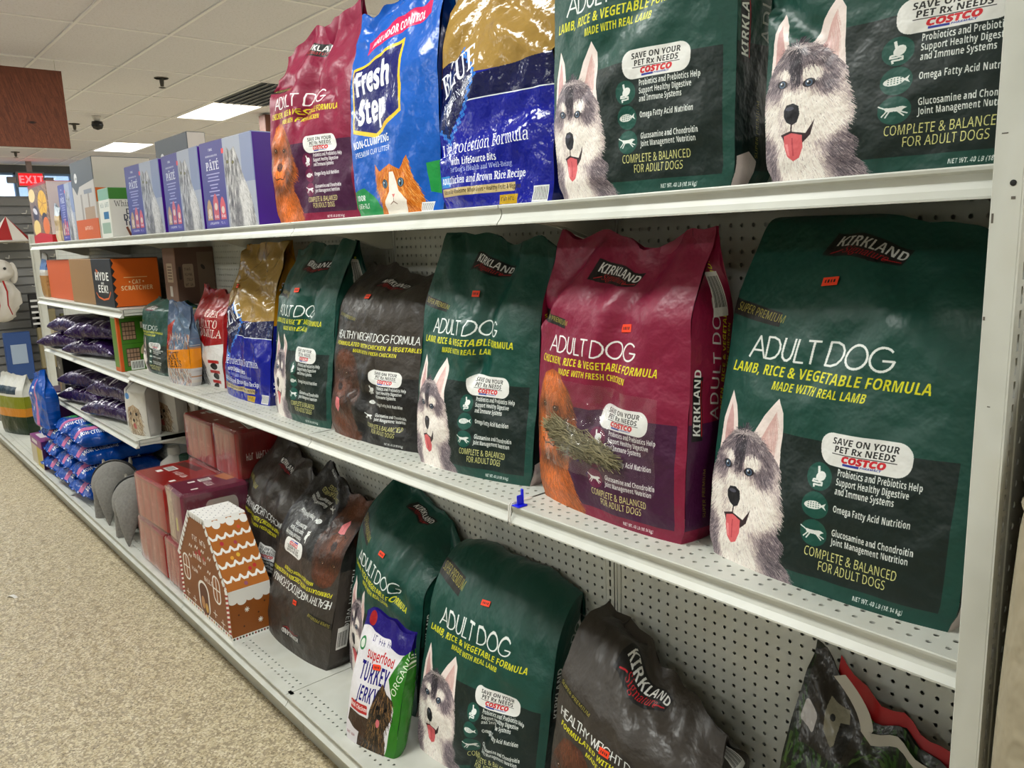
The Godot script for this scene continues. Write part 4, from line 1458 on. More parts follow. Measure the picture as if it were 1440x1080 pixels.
# (x, z): the middle of the front foot of the bag
func bag(called: String, label: String, category: String, group: String, m: Material, at: Vector3, yaw: float, o: Dictionary, stick := []) -> Node3D:
	var y := deg_to_rad(yaw)
	var off := Vector3(0, 0, -o.d * 0.5 * 0.8).rotated(Vector3.UP, y)
	if is_equal_approx(at.y, Y_MID):
		o["roof"] = Y_TOP - 0.044 - Y_MID
	if at.y < Y_TOP - 0.01:
		o["wall"] = (0.014 - at.z - off.z) / cos(y)
		o["wall_slope"] = tan(y)
	var t := thing(called, label, category, at + off, yaw, group)
	bag_body(t, o, m)
	if stick.size() > 0:
		sticker(t, o, stick[0], stick[1])
	return t

# A filled pillow of film lying flat: length along x, width along z, sealed at both ends.
func pillow_point(o: Dictionary, ph: float, u: float) -> Vector3:
	var L: float = o.l
	var au := absf(u)
	var f := pow(maxf(0.0, 1.0 - pow(au / 0.96, o.get("square", 4.0))), 0.5) if au < 0.96 else 0.0
	var b: float = lerpf(0.003, o.h * 0.5, f)
	var a: float = o.w * 0.5 * (0.90 + 0.10 * (1.0 - f) - 0.10 * smooth(0.93, 1.0, au))
	var c := cos(ph)
	var s := sin(ph)
	var p := Vector3(u * L * 0.5, signf(s) * pow(absf(s), 0.7) * b, signf(c) * pow(absf(c), 0.75) * a)
	var n1 := noise.get_noise_3d(p.x * 8.0, p.z * 8.0 + p.y * 6.0, o.seed)
	var n2 := noise.get_noise_3d(p.x * 26.0, p.z * 12.0, o.seed + 30.0 + p.y * 12.0)
	var k := f
	p.y += k * (n1 * o.h * 0.10 + n2 * o.h * 0.05) * (1.0 if s > -0.2 else 0.2)
	p.z += k * (n2 * 0.006 + n1 * 0.006)
	p.y += o.h * 0.5 + o.get("sag", 0.0) * -absf(u) * au * o.h
	p.y = maxf(p.y, 0.001)
	return p

func pillow_mesh(o: Dictionary) -> ArrayMesh:
	var nu := 28
	var nl := 30
	var V := PackedVector3Array()
	var T := PackedVector2Array()
	for j in nl + 1:
		for i in nu + 1:
			var u := float(j) / nl * 2.0 - 1.0
			V.append(pillow_point(o, TAU * i / nu, u))
			T.append(Vector2(float(j) / nl, fposmod(float(i) / nu, 1.0001)))
	return grid_mesh(nu, nl, V, T, true)

func pillow_seal(o: Dictionary, end: float) -> ArrayMesh:
	var st := stool()
	var n := 12
	for i in n:
		var z0: float = lerpf(-0.42, 0.42, float(i) / n) * o.w
		var z1: float = lerpf(-0.42, 0.42, float(i + 1) / n) * o.w
		var x: float = end * o.l * 0.5
		var y: float = o.h * 0.5 - o.get("sag", 0.0) * o.h
		var w0 := 0.006 * sin(i * 1.7 + o.seed)
		var w1 := 0.006 * sin((i + 1) * 1.7 + o.seed)
		for s in [0.0, 0.0016]:
			quad(st, Vector3(x, y + s + w0 * 0.3, z0), Vector3(x + end * 0.010, y + s + w0, z0), Vector3(x + end * 0.010, y + s + w1, z1), Vector3(x, y + s + w1 * 0.3, z1), Vector2(0.01, 0.3), Vector2(0.02, 0.3), Vector2(0.02, 0.4), Vector2(0.01, 0.4))
	return done(st)

func pillow(called: String, label: String, category: String, group: String, m: Material, at: Vector3, yaw: float, o: Dictionary, tip := Vector2.ZERO) -> Node3D:
	var t := thing(called, label, category, at, yaw, group)
	t.rotation.x = tip.x
	t.rotation.z = tip.y
	part("film_body", pillow_mesh(o), m, t)
	part("end_seal", pillow_seal(o, 1.0), m, t)
	part("end_seal", pillow_seal(o, -1.0), m, t)
	return t

# A small flat-topped pouch, sealed along the top, standing on its base.
func pouch(called: String, label: String, category: String, group: String, m: Material, at: Vector3, yaw: float, o: Dictionary, stick := []) -> Node3D:
	o.merge({"uf": 1.0, "fill": 0.55, "amp": 0.004}, false)
	return bag(called, label, category, group, m, at, yaw, o, stick)

func carton(called: String, label: String, category: String, group: String, m: Material, at: Vector3, yaw: float, s: Vector3, uv: Dictionary, bevel := 0.003) -> Node3D:
	var t := thing(called, label, category, at, yaw, group)
	part("carton_body", box_up(s, bevel, uv), m, t)
	return t

func rects(w: float, h: float, front: Array, right: Array, top := []) -> Dictionary:
	var d := {"front": Rect2(front[0] / w, front[1] / h, front[2] / w, front[3] / h), "right": Rect2(right[0] / w, right[1] / h, right[2] / w, right[3] / h)}
	if top.size() > 0:
		d["top"] = Rect2(top[0] / w, top[1] / h, top[2] / w, top[3] / h)
	return d

# ---------------------------------------------------------------- the room
const ROOM_X0 := -14.47
const ROOM_X1 := 6.08
const ROOM_Z0 := -7.34
const ROOM_Z1 := 7.66
const TX := 1.21       # ceiling grid
const TZ := 0.60

func floor_texture() -> ImageTexture:
	var n := 1024
	var c := sheet(n, n, Color(0.63, 0.575, 0.475))
	var r := RandomNumberGenerator.new()
	r.seed = 21
	var tones := [Color(0.785, 0.73, 0.61), Color(0.815, 0.765, 0.645), Color(0.75, 0.695, 0.57), Color(0.84, 0.795, 0.69), Color(0.795, 0.735, 0.605), Color(0.72, 0.655, 0.53)]
	for i in 26000:
		var p := Vector2(r.randf() * n, r.randf() * n)
		var s := r.randf_range(2.2, 5.2)
		var q := PackedVector2Array()
		var a0 := r.randf() * TAU
		for k in 6:
			q.append(p + Vector2(cos(a0 + k * TAU / 6), sin(a0 + k * TAU / 6)) * s * r.randf_range(0.7, 1.25))
		c.fill([q], tones[r.randi() % 6])
	for i in 6500:
		var p := Vector2(r.randf() * n, r.randf() * n)
		var s := r.randf_range(1.0, 2.6)
		c.rrect(p.x, p.y, s * 2.2, s, s * 0.4, [Color(0.40, 0.35, 0.27), Color(0.33, 0.285, 0.22), Color(0.48, 0.42, 0.33)][i % 3], r.randf() * TAU)
	return c.texture()

func ceiling_lamp(x: float, z: float, label: String) -> void:
	var t := thing("ceiling_light", label, "ceiling light", Vector3(x, CEIL, z), 0.0, "recessed ceiling light panels")
	var st := stool()
	var w := TX - 0.03
	var d := TZ - 0.03
	for s in [-1.0, 1.0]:
		add_box(st, Vector3(0, 0.0, s * (d * 0.5 - 0.012)), Vector3(w, 0.02, 0.024), 0.003)
		add_box(st, Vector3(s * (w * 0.5 - 0.012), 0.0, 0), Vector3(0.024, 0.02, d - 0.048), 0.003)
	part("frame", done(st), mats.runner, t)
	part("diffuser", box(Vector3(w - 0.046, 0.006, d - 0.046)), mats.lamp, t, Vector3(0, 0.004, 0))
	part("housing", box(Vector3(w, 0.09, d), 0.004), mats.runner, t, Vector3(0, 0.064, 0))
	var l := AreaLight3D.new()
	l.name = "panel_glow"
	l.area_size = Vector2(w - 0.05, d - 0.05)
	l.light_color = LAMP_COLOR
	l.light_energy = LAMP_ENERGY
	l.shadow_enabled = true
	l.rotation.x = -PI / 2
	l.position = Vector3(0, -0.012, 0)
	l.area_range = 30.0
	l.area_attenuation = 2.0
	t.add_child(l)

func room() -> void:
	mats.lamp = mat(Color(1, 1, 1), 0.5)
	mats.lamp.emission_enabled = true
	mats.lamp.emission = Color(1.0, 0.98, 0.93)
	mats.lamp.emission_energy_multiplier = 3.0
	# floor: poured slabs with sawn joints
	var fm := StandardMaterial3D.new()
	fm.albedo_texture = floor_texture()
	fm.uv1_triplanar = true
	fm.uv1_world_triplanar = true
	fm.uv1_scale = Vector3.ONE * 0.92
	fm.roughness = 0.55
	fm.normal_enabled = true
	fm.normal_texture = fine_bump
	fm.normal_scale = 0.5
	var xm := (ROOM_X0 + ROOM_X1) * 0.5
	var zm := (ROOM_Z0 + ROOM_Z1) * 0.5
	var fl := struct("floor", box(Vector3(ROOM_X1 - ROOM_X0, 0.1, ROOM_Z1 - ROOM_Z0), 0, {}, Vector3(xm, -0.058, zm)), mat(Color(0.22, 0.19, 0.16), 0.9))
	var xs := [ROOM_X0, -11.7, -7.88, -4.05, -0.22, 3.61, ROOM_X1]
	var zs := [ROOM_Z0, -3.1, 0.3, 3.9, ROOM_Z1]
	for i in xs.size() - 1:
		for j in zs.size() - 1:
			var s := Vector3(xs[i + 1] - xs[i] - 0.005, 0.008, zs[j + 1] - zs[j] - 0.005)
			part("floor_slab", box(s, 0.002), fm, fl, Vector3((xs[i] + xs[i + 1]) * 0.5, -0.004, (zs[j] + zs[j + 1]) * 0.5))
	# walls
	var wm := mat(Color(0.74, 0.73, 0.70), 0.85)
	struct("wall_right", box(Vector3(0.12, CEIL + 0.2, ROOM_Z1 - ROOM_Z0), 0, {}, Vector3(ROOM_X1 + 0.06, CEIL * 0.5, zm)), wm)
	struct("wall_back", box(Vector3(ROOM_X1 - ROOM_X0 + 0.3, CEIL + 0.2, 0.12), 0, {}, Vector3(xm, CEIL * 0.5, ROOM_Z0 - 0.06)), wm)
	struct("wall_front", box(Vector3(ROOM_X1 - ROOM_X0 + 0.3, CEIL + 0.2, 0.12), 0, {}, Vector3(xm, CEIL * 0.5, ROOM_Z1 + 0.06)), wm)
	# shop-front wall at the far end of the aisle: solid below, a long window above
	var wl := stool()
	var y0 := 2.02
	var y1 := 2.84
	add_box(wl, Vector3(ROOM_X0 - 0.06, y0 * 0.5, zm), Vector3(0.12, y0, ROOM_Z1 - ROOM_Z0))
	add_box(wl, Vector3(ROOM_X0 - 0.06, (y1 + CEIL + 0.1) * 0.5, zm), Vector3(0.12, CEIL + 0.1 - y1, ROOM_Z1 - ROOM_Z0))
	struct("wall_left", done(wl), mat(Color(0.36, 0.37, 0.38), 0.8))
	var glass := StandardMaterial3D.new()
	glass.albedo_color = Color(0.35, 0.70, 1.0, 0.35)
	glass.transparency = BaseMaterial3D.TRANSPARENCY_ALPHA
	glass.roughness = 0.05
	var clear := glass.duplicate()
	clear.albedo_color = Color(0.95, 0.98, 1.0, 0.08)
	var win := part("window_1", stool_frame(y0, y1), mat(Color(0.40, 0.52, 0.66), 0.5), self)
	win.set_meta("kind", "structure")
	var zz := [ROOM_Z0, -5.4, -3.4, -2.2, -1.36, -0.4, 1.0, 3.0, 5.2, ROOM_Z1]
	for i in zz.size() - 1:
		part("pane", box(Vector3(0.008, y1 - y0 - 0.06, zz[i + 1] - zz[i] - 0.05)), clear if i == 4 else glass, win, Vector3(ROOM_X0 - 0.05, (y0 + y1) * 0.5, (zz[i] + zz[i + 1]) * 0.5))
	# ceiling: tiles lying in a metal grid
	var ce := struct("ceiling", box(Vector3(ROOM_X1 - ROOM_X0 + 0.3, 0.05, ROOM_Z1 - ROOM_Z0 + 0.3), 0, {}, Vector3(xm, CEIL + 0.16, zm)), mat(Color(0.3, 0.3, 0.3), 0.9))
	var nx := int(round((ROOM_X1 - ROOM_X0) / TX))
	var nz := int(round((ROOM_Z1 - ROOM_Z0) / TZ))
	var lamp_col := [2, 5, 8, 11, 14]
	var lamp_row := [2, 8, 14, 20]
	var tiles := [box(Vector3(TX - 0.004, 0.014, TZ - 0.004), 0.002), box(Vector3(TX - 0.004, 0.0145, TZ - 0.004), 0.003)]
	var rest := stool()
	for i in nx:
		for j in nz:
			var at := Vector3(ROOM_X0 + 0.31 * 0 + (i + 0.5) * TX, CEIL + 0.007, ROOM_Z0 + (j + 0.5) * TZ)
			if i in lamp_col and j in lamp_row:
				continue
			if at.x < -1.5 and at.z < 2.2 and at.z > -5.4:
				part("ceiling_tile", tiles[(i + j) % 2], mats.tile, ce, at)
			else:
				add_box(rest, at, Vector3(TX - 0.004, 0.014, TZ - 0.004))
	var far := part("ceiling_tiles", done(rest), mats.tile, ce)
	far.set_meta("kind", "stuff")
	for i in nx + 1:
		part("grid_runner", box(Vector3(0.024, 0.012, ROOM_Z1 - ROOM_Z0), 0.002), mats.runner, ce, Vector3(ROOM_X0 + i * TX, CEIL - 0.003, zm))
	for j in nz + 1:
		part("grid_runner", box(Vector3(ROOM_X1 - ROOM_X0, 0.012, 0.024), 0.002), mats.runner, ce, Vector3(xm, CEIL - 0.0035, ROOM_Z0 + j * TZ))
	for i in lamp_col:
		for j in lamp_row:
			ceiling_lamp(ROOM_X0 + (i + 0.5) * TX, ROOM_Z0 + (j + 0.5) * TZ, "recessed rectangular ceiling light panel set in the tile grid")

func stool_frame(y0: float, y1: float) -> ArrayMesh:
	var st := stool()
	var zm := (ROOM_Z0 + ROOM_Z1) * 0.5
	for y in [y0 + 0.015, y1 - 0.015]:
		add_box(st, Vector3(ROOM_X0 - 0.04, y, zm), Vector3(0.10, 0.03, ROOM_Z1 - ROOM_Z0))
	for z in [ROOM_Z0 + 0.02, -5.4, -3.4, -2.2, -1.36, -0.4, 1.0, 3.0, 5.2, ROOM_Z1 - 0.02]:
		add_box(st, Vector3(ROOM_X0 - 0.04, (y0 + y1) * 0.5, z), Vector3(0.10, y1 - y0, 0.05))
	return done(st)

# ---------------------------------------------------------------- the gondola
func rail_profile() -> PackedVector2Array:   # (z, y) round the front edge of a shelf, clear of the deck
	return PackedVector2Array([Vector2(-0.012, 0.0), Vector2(0.0, 0.0), Vector2(0.0012, -0.002), Vector2(0.0005, -0.006), Vector2(-0.007, -0.009), Vector2(-0.0085, -0.018), Vector2(-0.004, -0.027), Vector2(0.005, -0.036), Vector2(0.005, -0.039), Vector2(-0.012, -0.039)])

func shelf(label: String, xa: float, xb: float, y: float, depth: float, base := false) -> void:
	var t := thing("base_shelf" if base else "metal_shelf", label, "shelf", Vector3((xa + xb) * 0.5, y, 0), 0, "gondola shelves")
	var w := xb - xa - 0.003
	var rows := 2 if base else 4
	var zf := depth - 0.012
	var front := 0.012 if base else 0.0
	var zb := zf - front - rows * INCH
	var st := stool()
	add_box(st, Vector3(0, -0.010, (0.004 + zb) * 0.5), Vector3(w, 0.020, zb - 0.004))
	if front > 0:
		add_box(st, Vector3(0, -0.001, zf - front * 0.5), Vector3(w, 0.002, front))
	add_box(st, Vector3(0, -0.019, (zb + zf) * 0.5), Vector3(w, 0.002, zf - zb))
	part("deck", done(st), mats.steel, t)
	var n := 35
	var pm := perforated(-n * INCH * 0.5, -rows * INCH * 0.5, n, rows, INCH, 0.0038 if base else 0.0042, 0.002)
	var pd := part("perforated_strip", pm, mats.steel, t, Vector3(0, 0.0, zb + rows * INCH * 0.5))
	pd.rotation.x = -PI / 2
	var e := stool()
	for s in [-1.0, 1.0]:
		var gap := w * 0.5 - n * INCH * 0.5
		add_box(e, Vector3(s * (w * 0.5 - gap * 0.5), -0.001, (zb + zf) * 0.5), Vector3(gap, 0.002, zf - zb))
	part("deck_edge", done(e), mats.steel, t)
	var rp := PackedVector2Array()
	for p in rail_profile():
		rp.append(p + Vector2(depth, 0))
	part("price_rail", extrusion(rp, -w * 0.5, w * 0.5), mats.steel, t)
	if base:
		part("kick_plate", box(Vector3(w, y - 0.04, 0.004)), mats.upright, t, Vector3(0, -y * 0.5 - 0.02, depth - 0.05))
		return
	for s in [-1.0, 1.0]:
		part("bracket", extrusion(PackedVector2Array([Vector2(0.004, -0.021), Vector2(depth - 0.05, -0.021), Vector2(depth - 0.05, -0.028), Vector2(0.16, -0.045), Vector2(0.03, -0.085), Vector2(0.004, -0.085)]), s * (w * 0.5 - 0.012) - 0.002, s * (w * 0.5 - 0.012) + 0.002), mats.upright, t)
		part("end_flange", box(Vector3(0.002, 0.03, depth - 0.03)), mats.steel, t, Vector3(s * (w * 0.5 - 0.001), -0.015, depth * 0.5))

func gondola() -> void:
	var low := perforated(-17.0 * INCH, 0.0, 34, 40, INCH, 0.0040, 0.0015)
	var up := perforated(-17.0 * INCH, 0.0, 34, 18, INCH, 0.0040, 0.0015)
	var slots := perforated(-0.5 * INCH, 0.0, 1, 59, INCH, 0.0, 0.002, 4, Vector2(0.0058, 0.0175))
	var names := ["beside the end post", "behind the small green bag and grey bag", "behind the blue and gold bag", "behind the brown carton", "behind the orange scratcher carton", "beyond the last upper shelf", "furthest along the aisle"]
	for k in 7:
		var xm := 17.5 * INCH - k * BAY
		var t := thing("pegboard_panel", "grey perforated steel back panel " + names[k], "back panel", Vector3(xm, 0, 0), 0, "gondola back panels")
		part("perforated_sheet", low, mats.peg, t, Vector3(0, 0.1639, 0.002))
		part("perforated_sheet", up, mats.peg, t, Vector3(0, 1.1884, 0.002))
		part("seam_strip", box(Vector3(34 * INCH, 0.0085, 0.004), 0.001), mats.peg, t, Vector3(0, 1.1841, 0.0))
		part("backing", box(Vector3(BAY - 0.002, 1.66, 0.006)), mats.steel, t, Vector3(0, 0.83, -0.100))
		part("top_rail", box(Vector3(BAY - 0.002, 0.046, 0.110), 0.004), mats.steel, t, Vector3(0, 1.6675, -0.05))
	for k in 8:
		var x := X0 - k * BAY
		var t := thing("gondola_upright", "slotted steel upright at the joint " + ["left of the large magenta bag", "right of the green bag with the creased top", "by the blue and gold bag", "by the bird food carton", "in the purple bag bay", "where the upper shelves stop", "in the far base bays", "at the far end of the base"][k], "upright", Vector3(x, 0, 0), 0, "gondola uprights")
		part("slotted_face", slots, mats.upright, t, Vector3(-0.5 * INCH, 0.16, 0.004))
		var st := stool()
		add_box(st, Vector3(0.0065, 0.83, 0.002), Vector3(0.007, 1.66, 0.006), 0.001)
		add_box(st, Vector3(0.017, 0.83, 0.002), Vector3(0.010, 1.66, 0.006), 0.001)
		add_box(st, Vector3(-0.0285, 0.83, 0.001), Vector3(0.005, 1.66, 0.006), 0.001)
		part("cover_strip", done(st), mats.upright, t)
		var cs := stool()
		for sx in [-0.0265, 0.0005]:
			add_box(cs, Vector3(sx, 0.83, -0.030), Vector3(0.002, 1.66, 0.056))
		add_box(cs, Vector3(-0.013, 0.83, -0.058), Vector3(0.029, 1.66, 0.002))
		part("column", done(cs), mats.upright, t)
	var bx := func(k: int) -> Array: return [X0 - k * BAY, X0 - (k - 1) * BAY if k > 0 else X_END]
	var tops := ["top shelf under the two large green dog food bags", "top shelf under the two blue bags", "top shelf under the purple carton beside the magenta bag", "top shelf under the second and third purple cartons", "top shelf under the grey and orange carton", "top shelf end under the red treat carton"]
	for k in 6:
		shelf("grey steel " + tops[k], bx.call(k)[0], bx.call(k)[1], Y_TOP, Z_SHELF)
	var mids := ["middle shelf under the largest green bag and the magenta bag", "middle shelf under the grey healthy weight bag", "middle shelf under the blue and gold bag", "middle shelf under the red and white bag", "shelf under the bird food carton", "shelf end under the shiny purple bags"]
	for k in 6:
		shelf("grey steel " + mids[k], bx.call(k)[0], bx.call(k)[1], Y_MID if k < 4 else Y_MID2, Z_SHELF)
	for k in [4, 5]:
		shelf("grey steel shelf under the " + ("black banded scratcher carton" if k == 4 else "plain orange carton"), bx.call(k)[0], bx.call(k)[1], Y_UP, Z_SHELF)
		shelf("grey steel lower shelf under the " + ("white bags with a shaggy dog" if k == 4 else "stacked purple bags"), bx.call(k)[0], bx.call(k)[1], Y_LOW, Z_SHELF)
	var bases := ["under the tilted grey bag beside the end post", "under the jerky pouch", "under the gingerbread house carton", "under the red wrapped can trays", "under the plush animals", "under the stacked blue litter bags", "under the striped carton", "under the white and green bag"]
	for k in 8:
		shelf("grey steel base shelf " + bases[k], bx.call(k)[0], bx.call(k)[1], Y_BASE, Z_BASE, true)

# ---------------------------------------------------------------- what stands on the shelves
func top_shelf_goods() -> void:
	mats.lamb = print_mat(dog_bag_print(0), 0.42, 0.35)
	mats.chicken = print_mat(dog_bag_print(1), 0.42, 0.35)
	mats.grey = print_mat(dog_bag_print(2), 0.40, 0.40)
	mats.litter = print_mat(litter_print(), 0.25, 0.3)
	mats.blue = print_mat(blue_bag_print(), 0.18, 0.4)
	mats.pate = print_mat(pate_print(), 0.3)
	var Y := Y_TOP
	var G := "large dog food bags"
	bag("dog_food_bag", "green husky dog food bag on the top shelf against the end post", "dog food bag", G, mats.lamb, Vector3(0.728, Y, 0.30), 0, {"w": 0.35, "us": 0.90, "h": 0.475, "d": 0.18, "seed": 1.0, "lean": 0.06, "amp": 0.005, "folds": [[-0.9, 0.48, -0.55, 0.38, 0.012, 0.02]]})
	bag("dog_food_bag", "green husky dog food bag on the top shelf beside the blue bag", "dog food bag", G, mats.lamb, Vector3(0.312, Y, 0.305), 3, {"w": 0.365, "h": 0.525, "d": 0.19, "seed": 2.0, "lean": 0.03, "amp": 0.006, "folds": [[-0.1, 0.75, 0.6, 0.62, 0.014, 0.03], [-0.4, 0.35, 0.5, 0.62, 0.008, 0.03]]})
	bag("dog_food_bag", "shiny deep blue dog food bag with gold top on the top shelf", "dog food bag", G, mats.blue, Vector3(-0.070, Y, 0.305), 2, {"w": 0.34, "h": 0.53, "d": 0.16, "seed": 3.0, "lean": 0.08, "amp": 0.010, "uf": 0.746, "fill": 0.6, "folds": [[-0.6, 0.6, 0.2, 0.95, 0.02, 0.03], [0.2, 0.7, 0.9, 0.55, 0.014, 0.025], [-0.8, 0.22, 0.6, 0.30, 0.008, 0.03]]})
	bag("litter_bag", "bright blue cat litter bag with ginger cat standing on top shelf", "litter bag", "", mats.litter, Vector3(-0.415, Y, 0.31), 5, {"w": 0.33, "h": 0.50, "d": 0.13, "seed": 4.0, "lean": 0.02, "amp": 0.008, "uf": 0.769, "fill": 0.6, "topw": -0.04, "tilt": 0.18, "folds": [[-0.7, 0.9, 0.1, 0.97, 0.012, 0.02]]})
	bag("dog_food_bag", "magenta dog food bag with crumpled open top on the top shelf", "dog food bag", G, mats.chicken, Vector3(-0.835, Y, 0.305), 12, {"w": 0.36, "h": 0.52, "d": 0.17, "seed": 5.0, "lean": 0.04, "amp": 0.009, "fill": 0.62, "topw": -0.12, "tilt": 0.35, "folds": [[0.1, 1.0, -0.1, 0.6, 0.03, 0.035], [-0.9, 0.72, 0.4, 0.62, 0.012, 0.025]]})
	var up := rects(960, 640, [0, 0, 700, 640], [704, 0, 254, 640], [704, 20, 254, 100])
	for k in 3:
		var t := carton("cat_food_carton", ["purple cat food carton beside the magenta bag on top shelf", "middle purple cat food carton between its two twins", "purple cat food carton beside the dental treat carton"][k], "carton", "purple cat food cartons", mats.pate, Vector3([-1.41, -1.838, -2.292][k], Y, 0.205), [2, -1, 1][k], Vector3([0.40, 0.40, 0.42][k], 0.286, 0.21), up)
		part("clear_tape", box(Vector3(0.0008, 0.285, 0.045)), mats.film, t, Vector3([0.2008, 0.2008, 0.2108][k], 0.143, 0.0))
	var dental := print_mat(dental_print(), 0.4)
	carton("dental_treat_carton", "white dental treat carton with green top beside purple carton", "carton", "", dental, Vector3(-2.885, Y, 0.19), 0, Vector3(0.18, 0.225, 0.24), rects(700, 400, [0, 0, 232, 400], [236, 0, 464, 400], [300, 10, 100, 60]))
	var cb := print_mat(cat_box_print(), 0.45)
	carton("cat_furniture_carton", "tall grey carton with orange base on top shelf", "carton", "", cb, Vector3(-3.225, Y, 0.175), 0, Vector3(0.42, 0.385, 0.27), rects(740, 400, [0, 0, 440, 400], [442, 0, 298, 400], [460, 10, 200, 60]))
	carton("cat_furniture_carton", "tall grey carton behind the purple cartons", "carton", "", cb, Vector3(-2.55, Y, 0.052), 0, Vector3(0.42, 0.43, 0.08), rects(740, 400, [0, 0, 440, 400], [442, 0, 298, 140], [460, 10, 200, 60]))
	carton("cat_food_carton", "narrow lilac cat food carton beside the toy carton", "carton", "purple cat food cartons", mats.pate, Vector3(-3.62, Y, 0.19), 0, Vector3(0.32, 0.30, 0.23), up)
	var tb := print_mat(toy_box_print(), 0.4)
	carton("treat_carton", "red treat carton picturing round treats at the shelf end", "carton", "", tb, Vector3(-4.31, Y, 0.16), 0, Vector3(0.50, 0.35, 0.29), rects(600, 400, [0, 0, 420, 400], [422, 0, 178, 400], [0, 0, 200, 14]))
	pouch("treat_pouch", "small clear pouch of treats before the lilac carton", "pouch", "", print_mat(simple_print(200, 260, Color(0.72, 0.62, 0.46), [[0, 0, 200, 70, Color(0.70, 0.74, 0.78)], [0, 180, 200, 80, Color(0.80, 0.72, 0.58)]], []), 0.25, 0.3), Vector3(-3.93, Y, 0.30), 0, {"w": 0.12, "h": 0.20, "d": 0.05, "seed": 31.0})

func middle_shelf_goods() -> void:
	var Y := Y_MID
	var G := "large dog food bags"
	bag("dog_food_bag", "largest green husky dog food bag on the middle shelf beside the end post", "dog food bag", G, mats.lamb, Vector3(0.640, Y, 0.275), -2, {"w": 0.41, "h": 0.585, "roof": 0.572, "d": 0.17, "seed": 11.0, "lean": 0.18, "amp": 0.005, "fill": 0.70, "tilt": -0.24, "bend": 0.25, "folds": [[0.3, 0.8, 0.85, 0.62, 0.010, 0.03], [-0.1, 0.55, 0.5, 0.78, 0.006, 0.03]]}, [-0.17, 0.785])
	var m2 := bag("dog_food_bag", "large magenta dog food bag with a taped clump of hay on its front", "dog food bag", G, mats.chicken, Vector3(0.190, Y, 0.265), -4, {"w": 0.405, "h": 0.545, "d": 0.16, "seed": 12.0, "lean": 0.06, "amp": 0.007, "fill": 0.74, "ears": 0.035, "folds": [[0.35, 1.0, -0.05, 0.45, 0.016, 0.035], [-0.9, 0.72, -0.5, 0.9, 0.014, 0.025]]}, [0.28, 0.70])
	hay_patch(m2)
	bag("dog_food_bag", "green husky bag with creased top on middle shelf beside the magenta bag", "dog food bag", G, mats.lamb, Vector3(-0.245, Y, 0.262), 8, {"w": 0.38, "h": 0.56, "roof": 0.572, "d": 0.16, "seed": 13.0, "lean": 0.16, "amp": 0.008, "fill": 0.66, "tilt": -0.16, "topw": -0.08, "folds": [[0.15, 1.02, 0.05, 0.50, 0.028, 0.035], [-0.7, 0.92, -0.2, 0.7, 0.012, 0.03]]}, [-0.05, 0.76])
	bag("dog_food_bag", "grey healthy weight dog food bag with torn top on the middle shelf", "dog food bag", G, mats.grey, Vector3(-0.690, Y, 0.262), 5, {"w": 0.42, "h": 0.485, "d": 0.17, "seed": 14.0, "lean": 0.18, "amp": 0.008, "fill": 0.74, "ears": 0.03, "bend": 0.5, "folds": [[-0.3, 0.25, 0.5, 0.12, 0.012, 0.03], [0.0, 0.4, -0.2, 0.1, 0.010, 0.03]]}, [-0.28, 0.80])
	bag("dog_food_bag", "green husky bag on middle shelf between the blue and grey bags", "dog food bag", G, mats.lamb, Vector3(-1.120, Y, 0.272), 0, {"w": 0.39, "h": 0.56, "roof": 0.572, "d": 0.18, "seed": 15.0, "lean": 0.15, "amp": 0.008, "fill": 0.68, "tilt": 0.10, "folds": [[0.2, 0.95, 0.0, 0.6, 0.02, 0.04], [-0.8, 0.7, 0.2, 0.62, 0.010, 0.03]]}, [-0.1, 0.74])
	bag("dog_food_bag", "blue dog food bag with folded gold top on the middle shelf", "dog food bag", G, mats.blue, Vector3(-1.610, Y, 0.245), 0, {"w": 0.40, "h": 0.575, "roof": 0.572, "d": 0.15, "seed": 16.0, "lean": 0.16, "amp": 0.012, "uf": 0.746, "fill": 0.62, "topw": -0.06, "tilt": 0.05, "folds": [[-0.4, 0.75, 0.7, 0.62, 0.02, 0.03], [-0.9, 0.95, 0.3, 0.78, 0.016, 0.025]]}, [-0.45, 0.72])
	bag("dog_food_bag", "red and white dog food bag with a collie on the middle shelf", "dog food bag", G, print_mat(potato_print(), 0.3, 0.4), Vector3(-2.085, Y, 0.205), -3, {"w": 0.36, "h": 0.385, "d": 0.15, "seed": 17.0, "lean": 0.10, "amp": 0.008, "uf": 0.714, "fill": 0.7, "tilt": -0.05})
	pouch("jerky_treat_pouch", "small jerky treat pouch with orange band on the middle shelf", "pouch", "", print_mat(jerky_treat_print(), 0.15, 0.4), Vector3(-2.170, Y, 0.290), 6, {"w": 0.21, "h": 0.345, "d": 0.07, "seed": 18.0, "lean": 0.06, "amp": 0.008, "topw": -0.15, "fill": 0.45})
	bag("dog_food_bag", "green husky bag under the small brown carton on the middle shelf", "dog food bag", G, mats.lamb, Vector3(-2.585, Y, 0.262), -1, {"w": 0.40, "h": 0.335, "d": 0.20, "seed": 19.0, "lean": 0.12, "amp": 0.007, "fill": 0.86})
	carton("brown_carton", "small brown carton lying on the short green bag", "carton", "", print_mat(brown_carton_print(), 0.7), Vector3(-2.50, Y + 0.312, 0.085), -3, Vector3(0.19, 0.25, 0.17), rects(460, 260, [0, 0, 160, 260], [162, 0, 298, 260], [10, 4, 100, 50]))
	carton("bird_food_carton", "green bird suet carton turned sideways on the shelf", "carton", "", print_mat(suet_print(), 0.35), Vector3(-2.915, Y_MID2, 0.20), 2, Vector3(0.085, 0.275, 0.255), rects(670, 400, [522, 0, 148, 400], [0, 0, 520, 400], [300, 30, 100, 20]), 0.002)
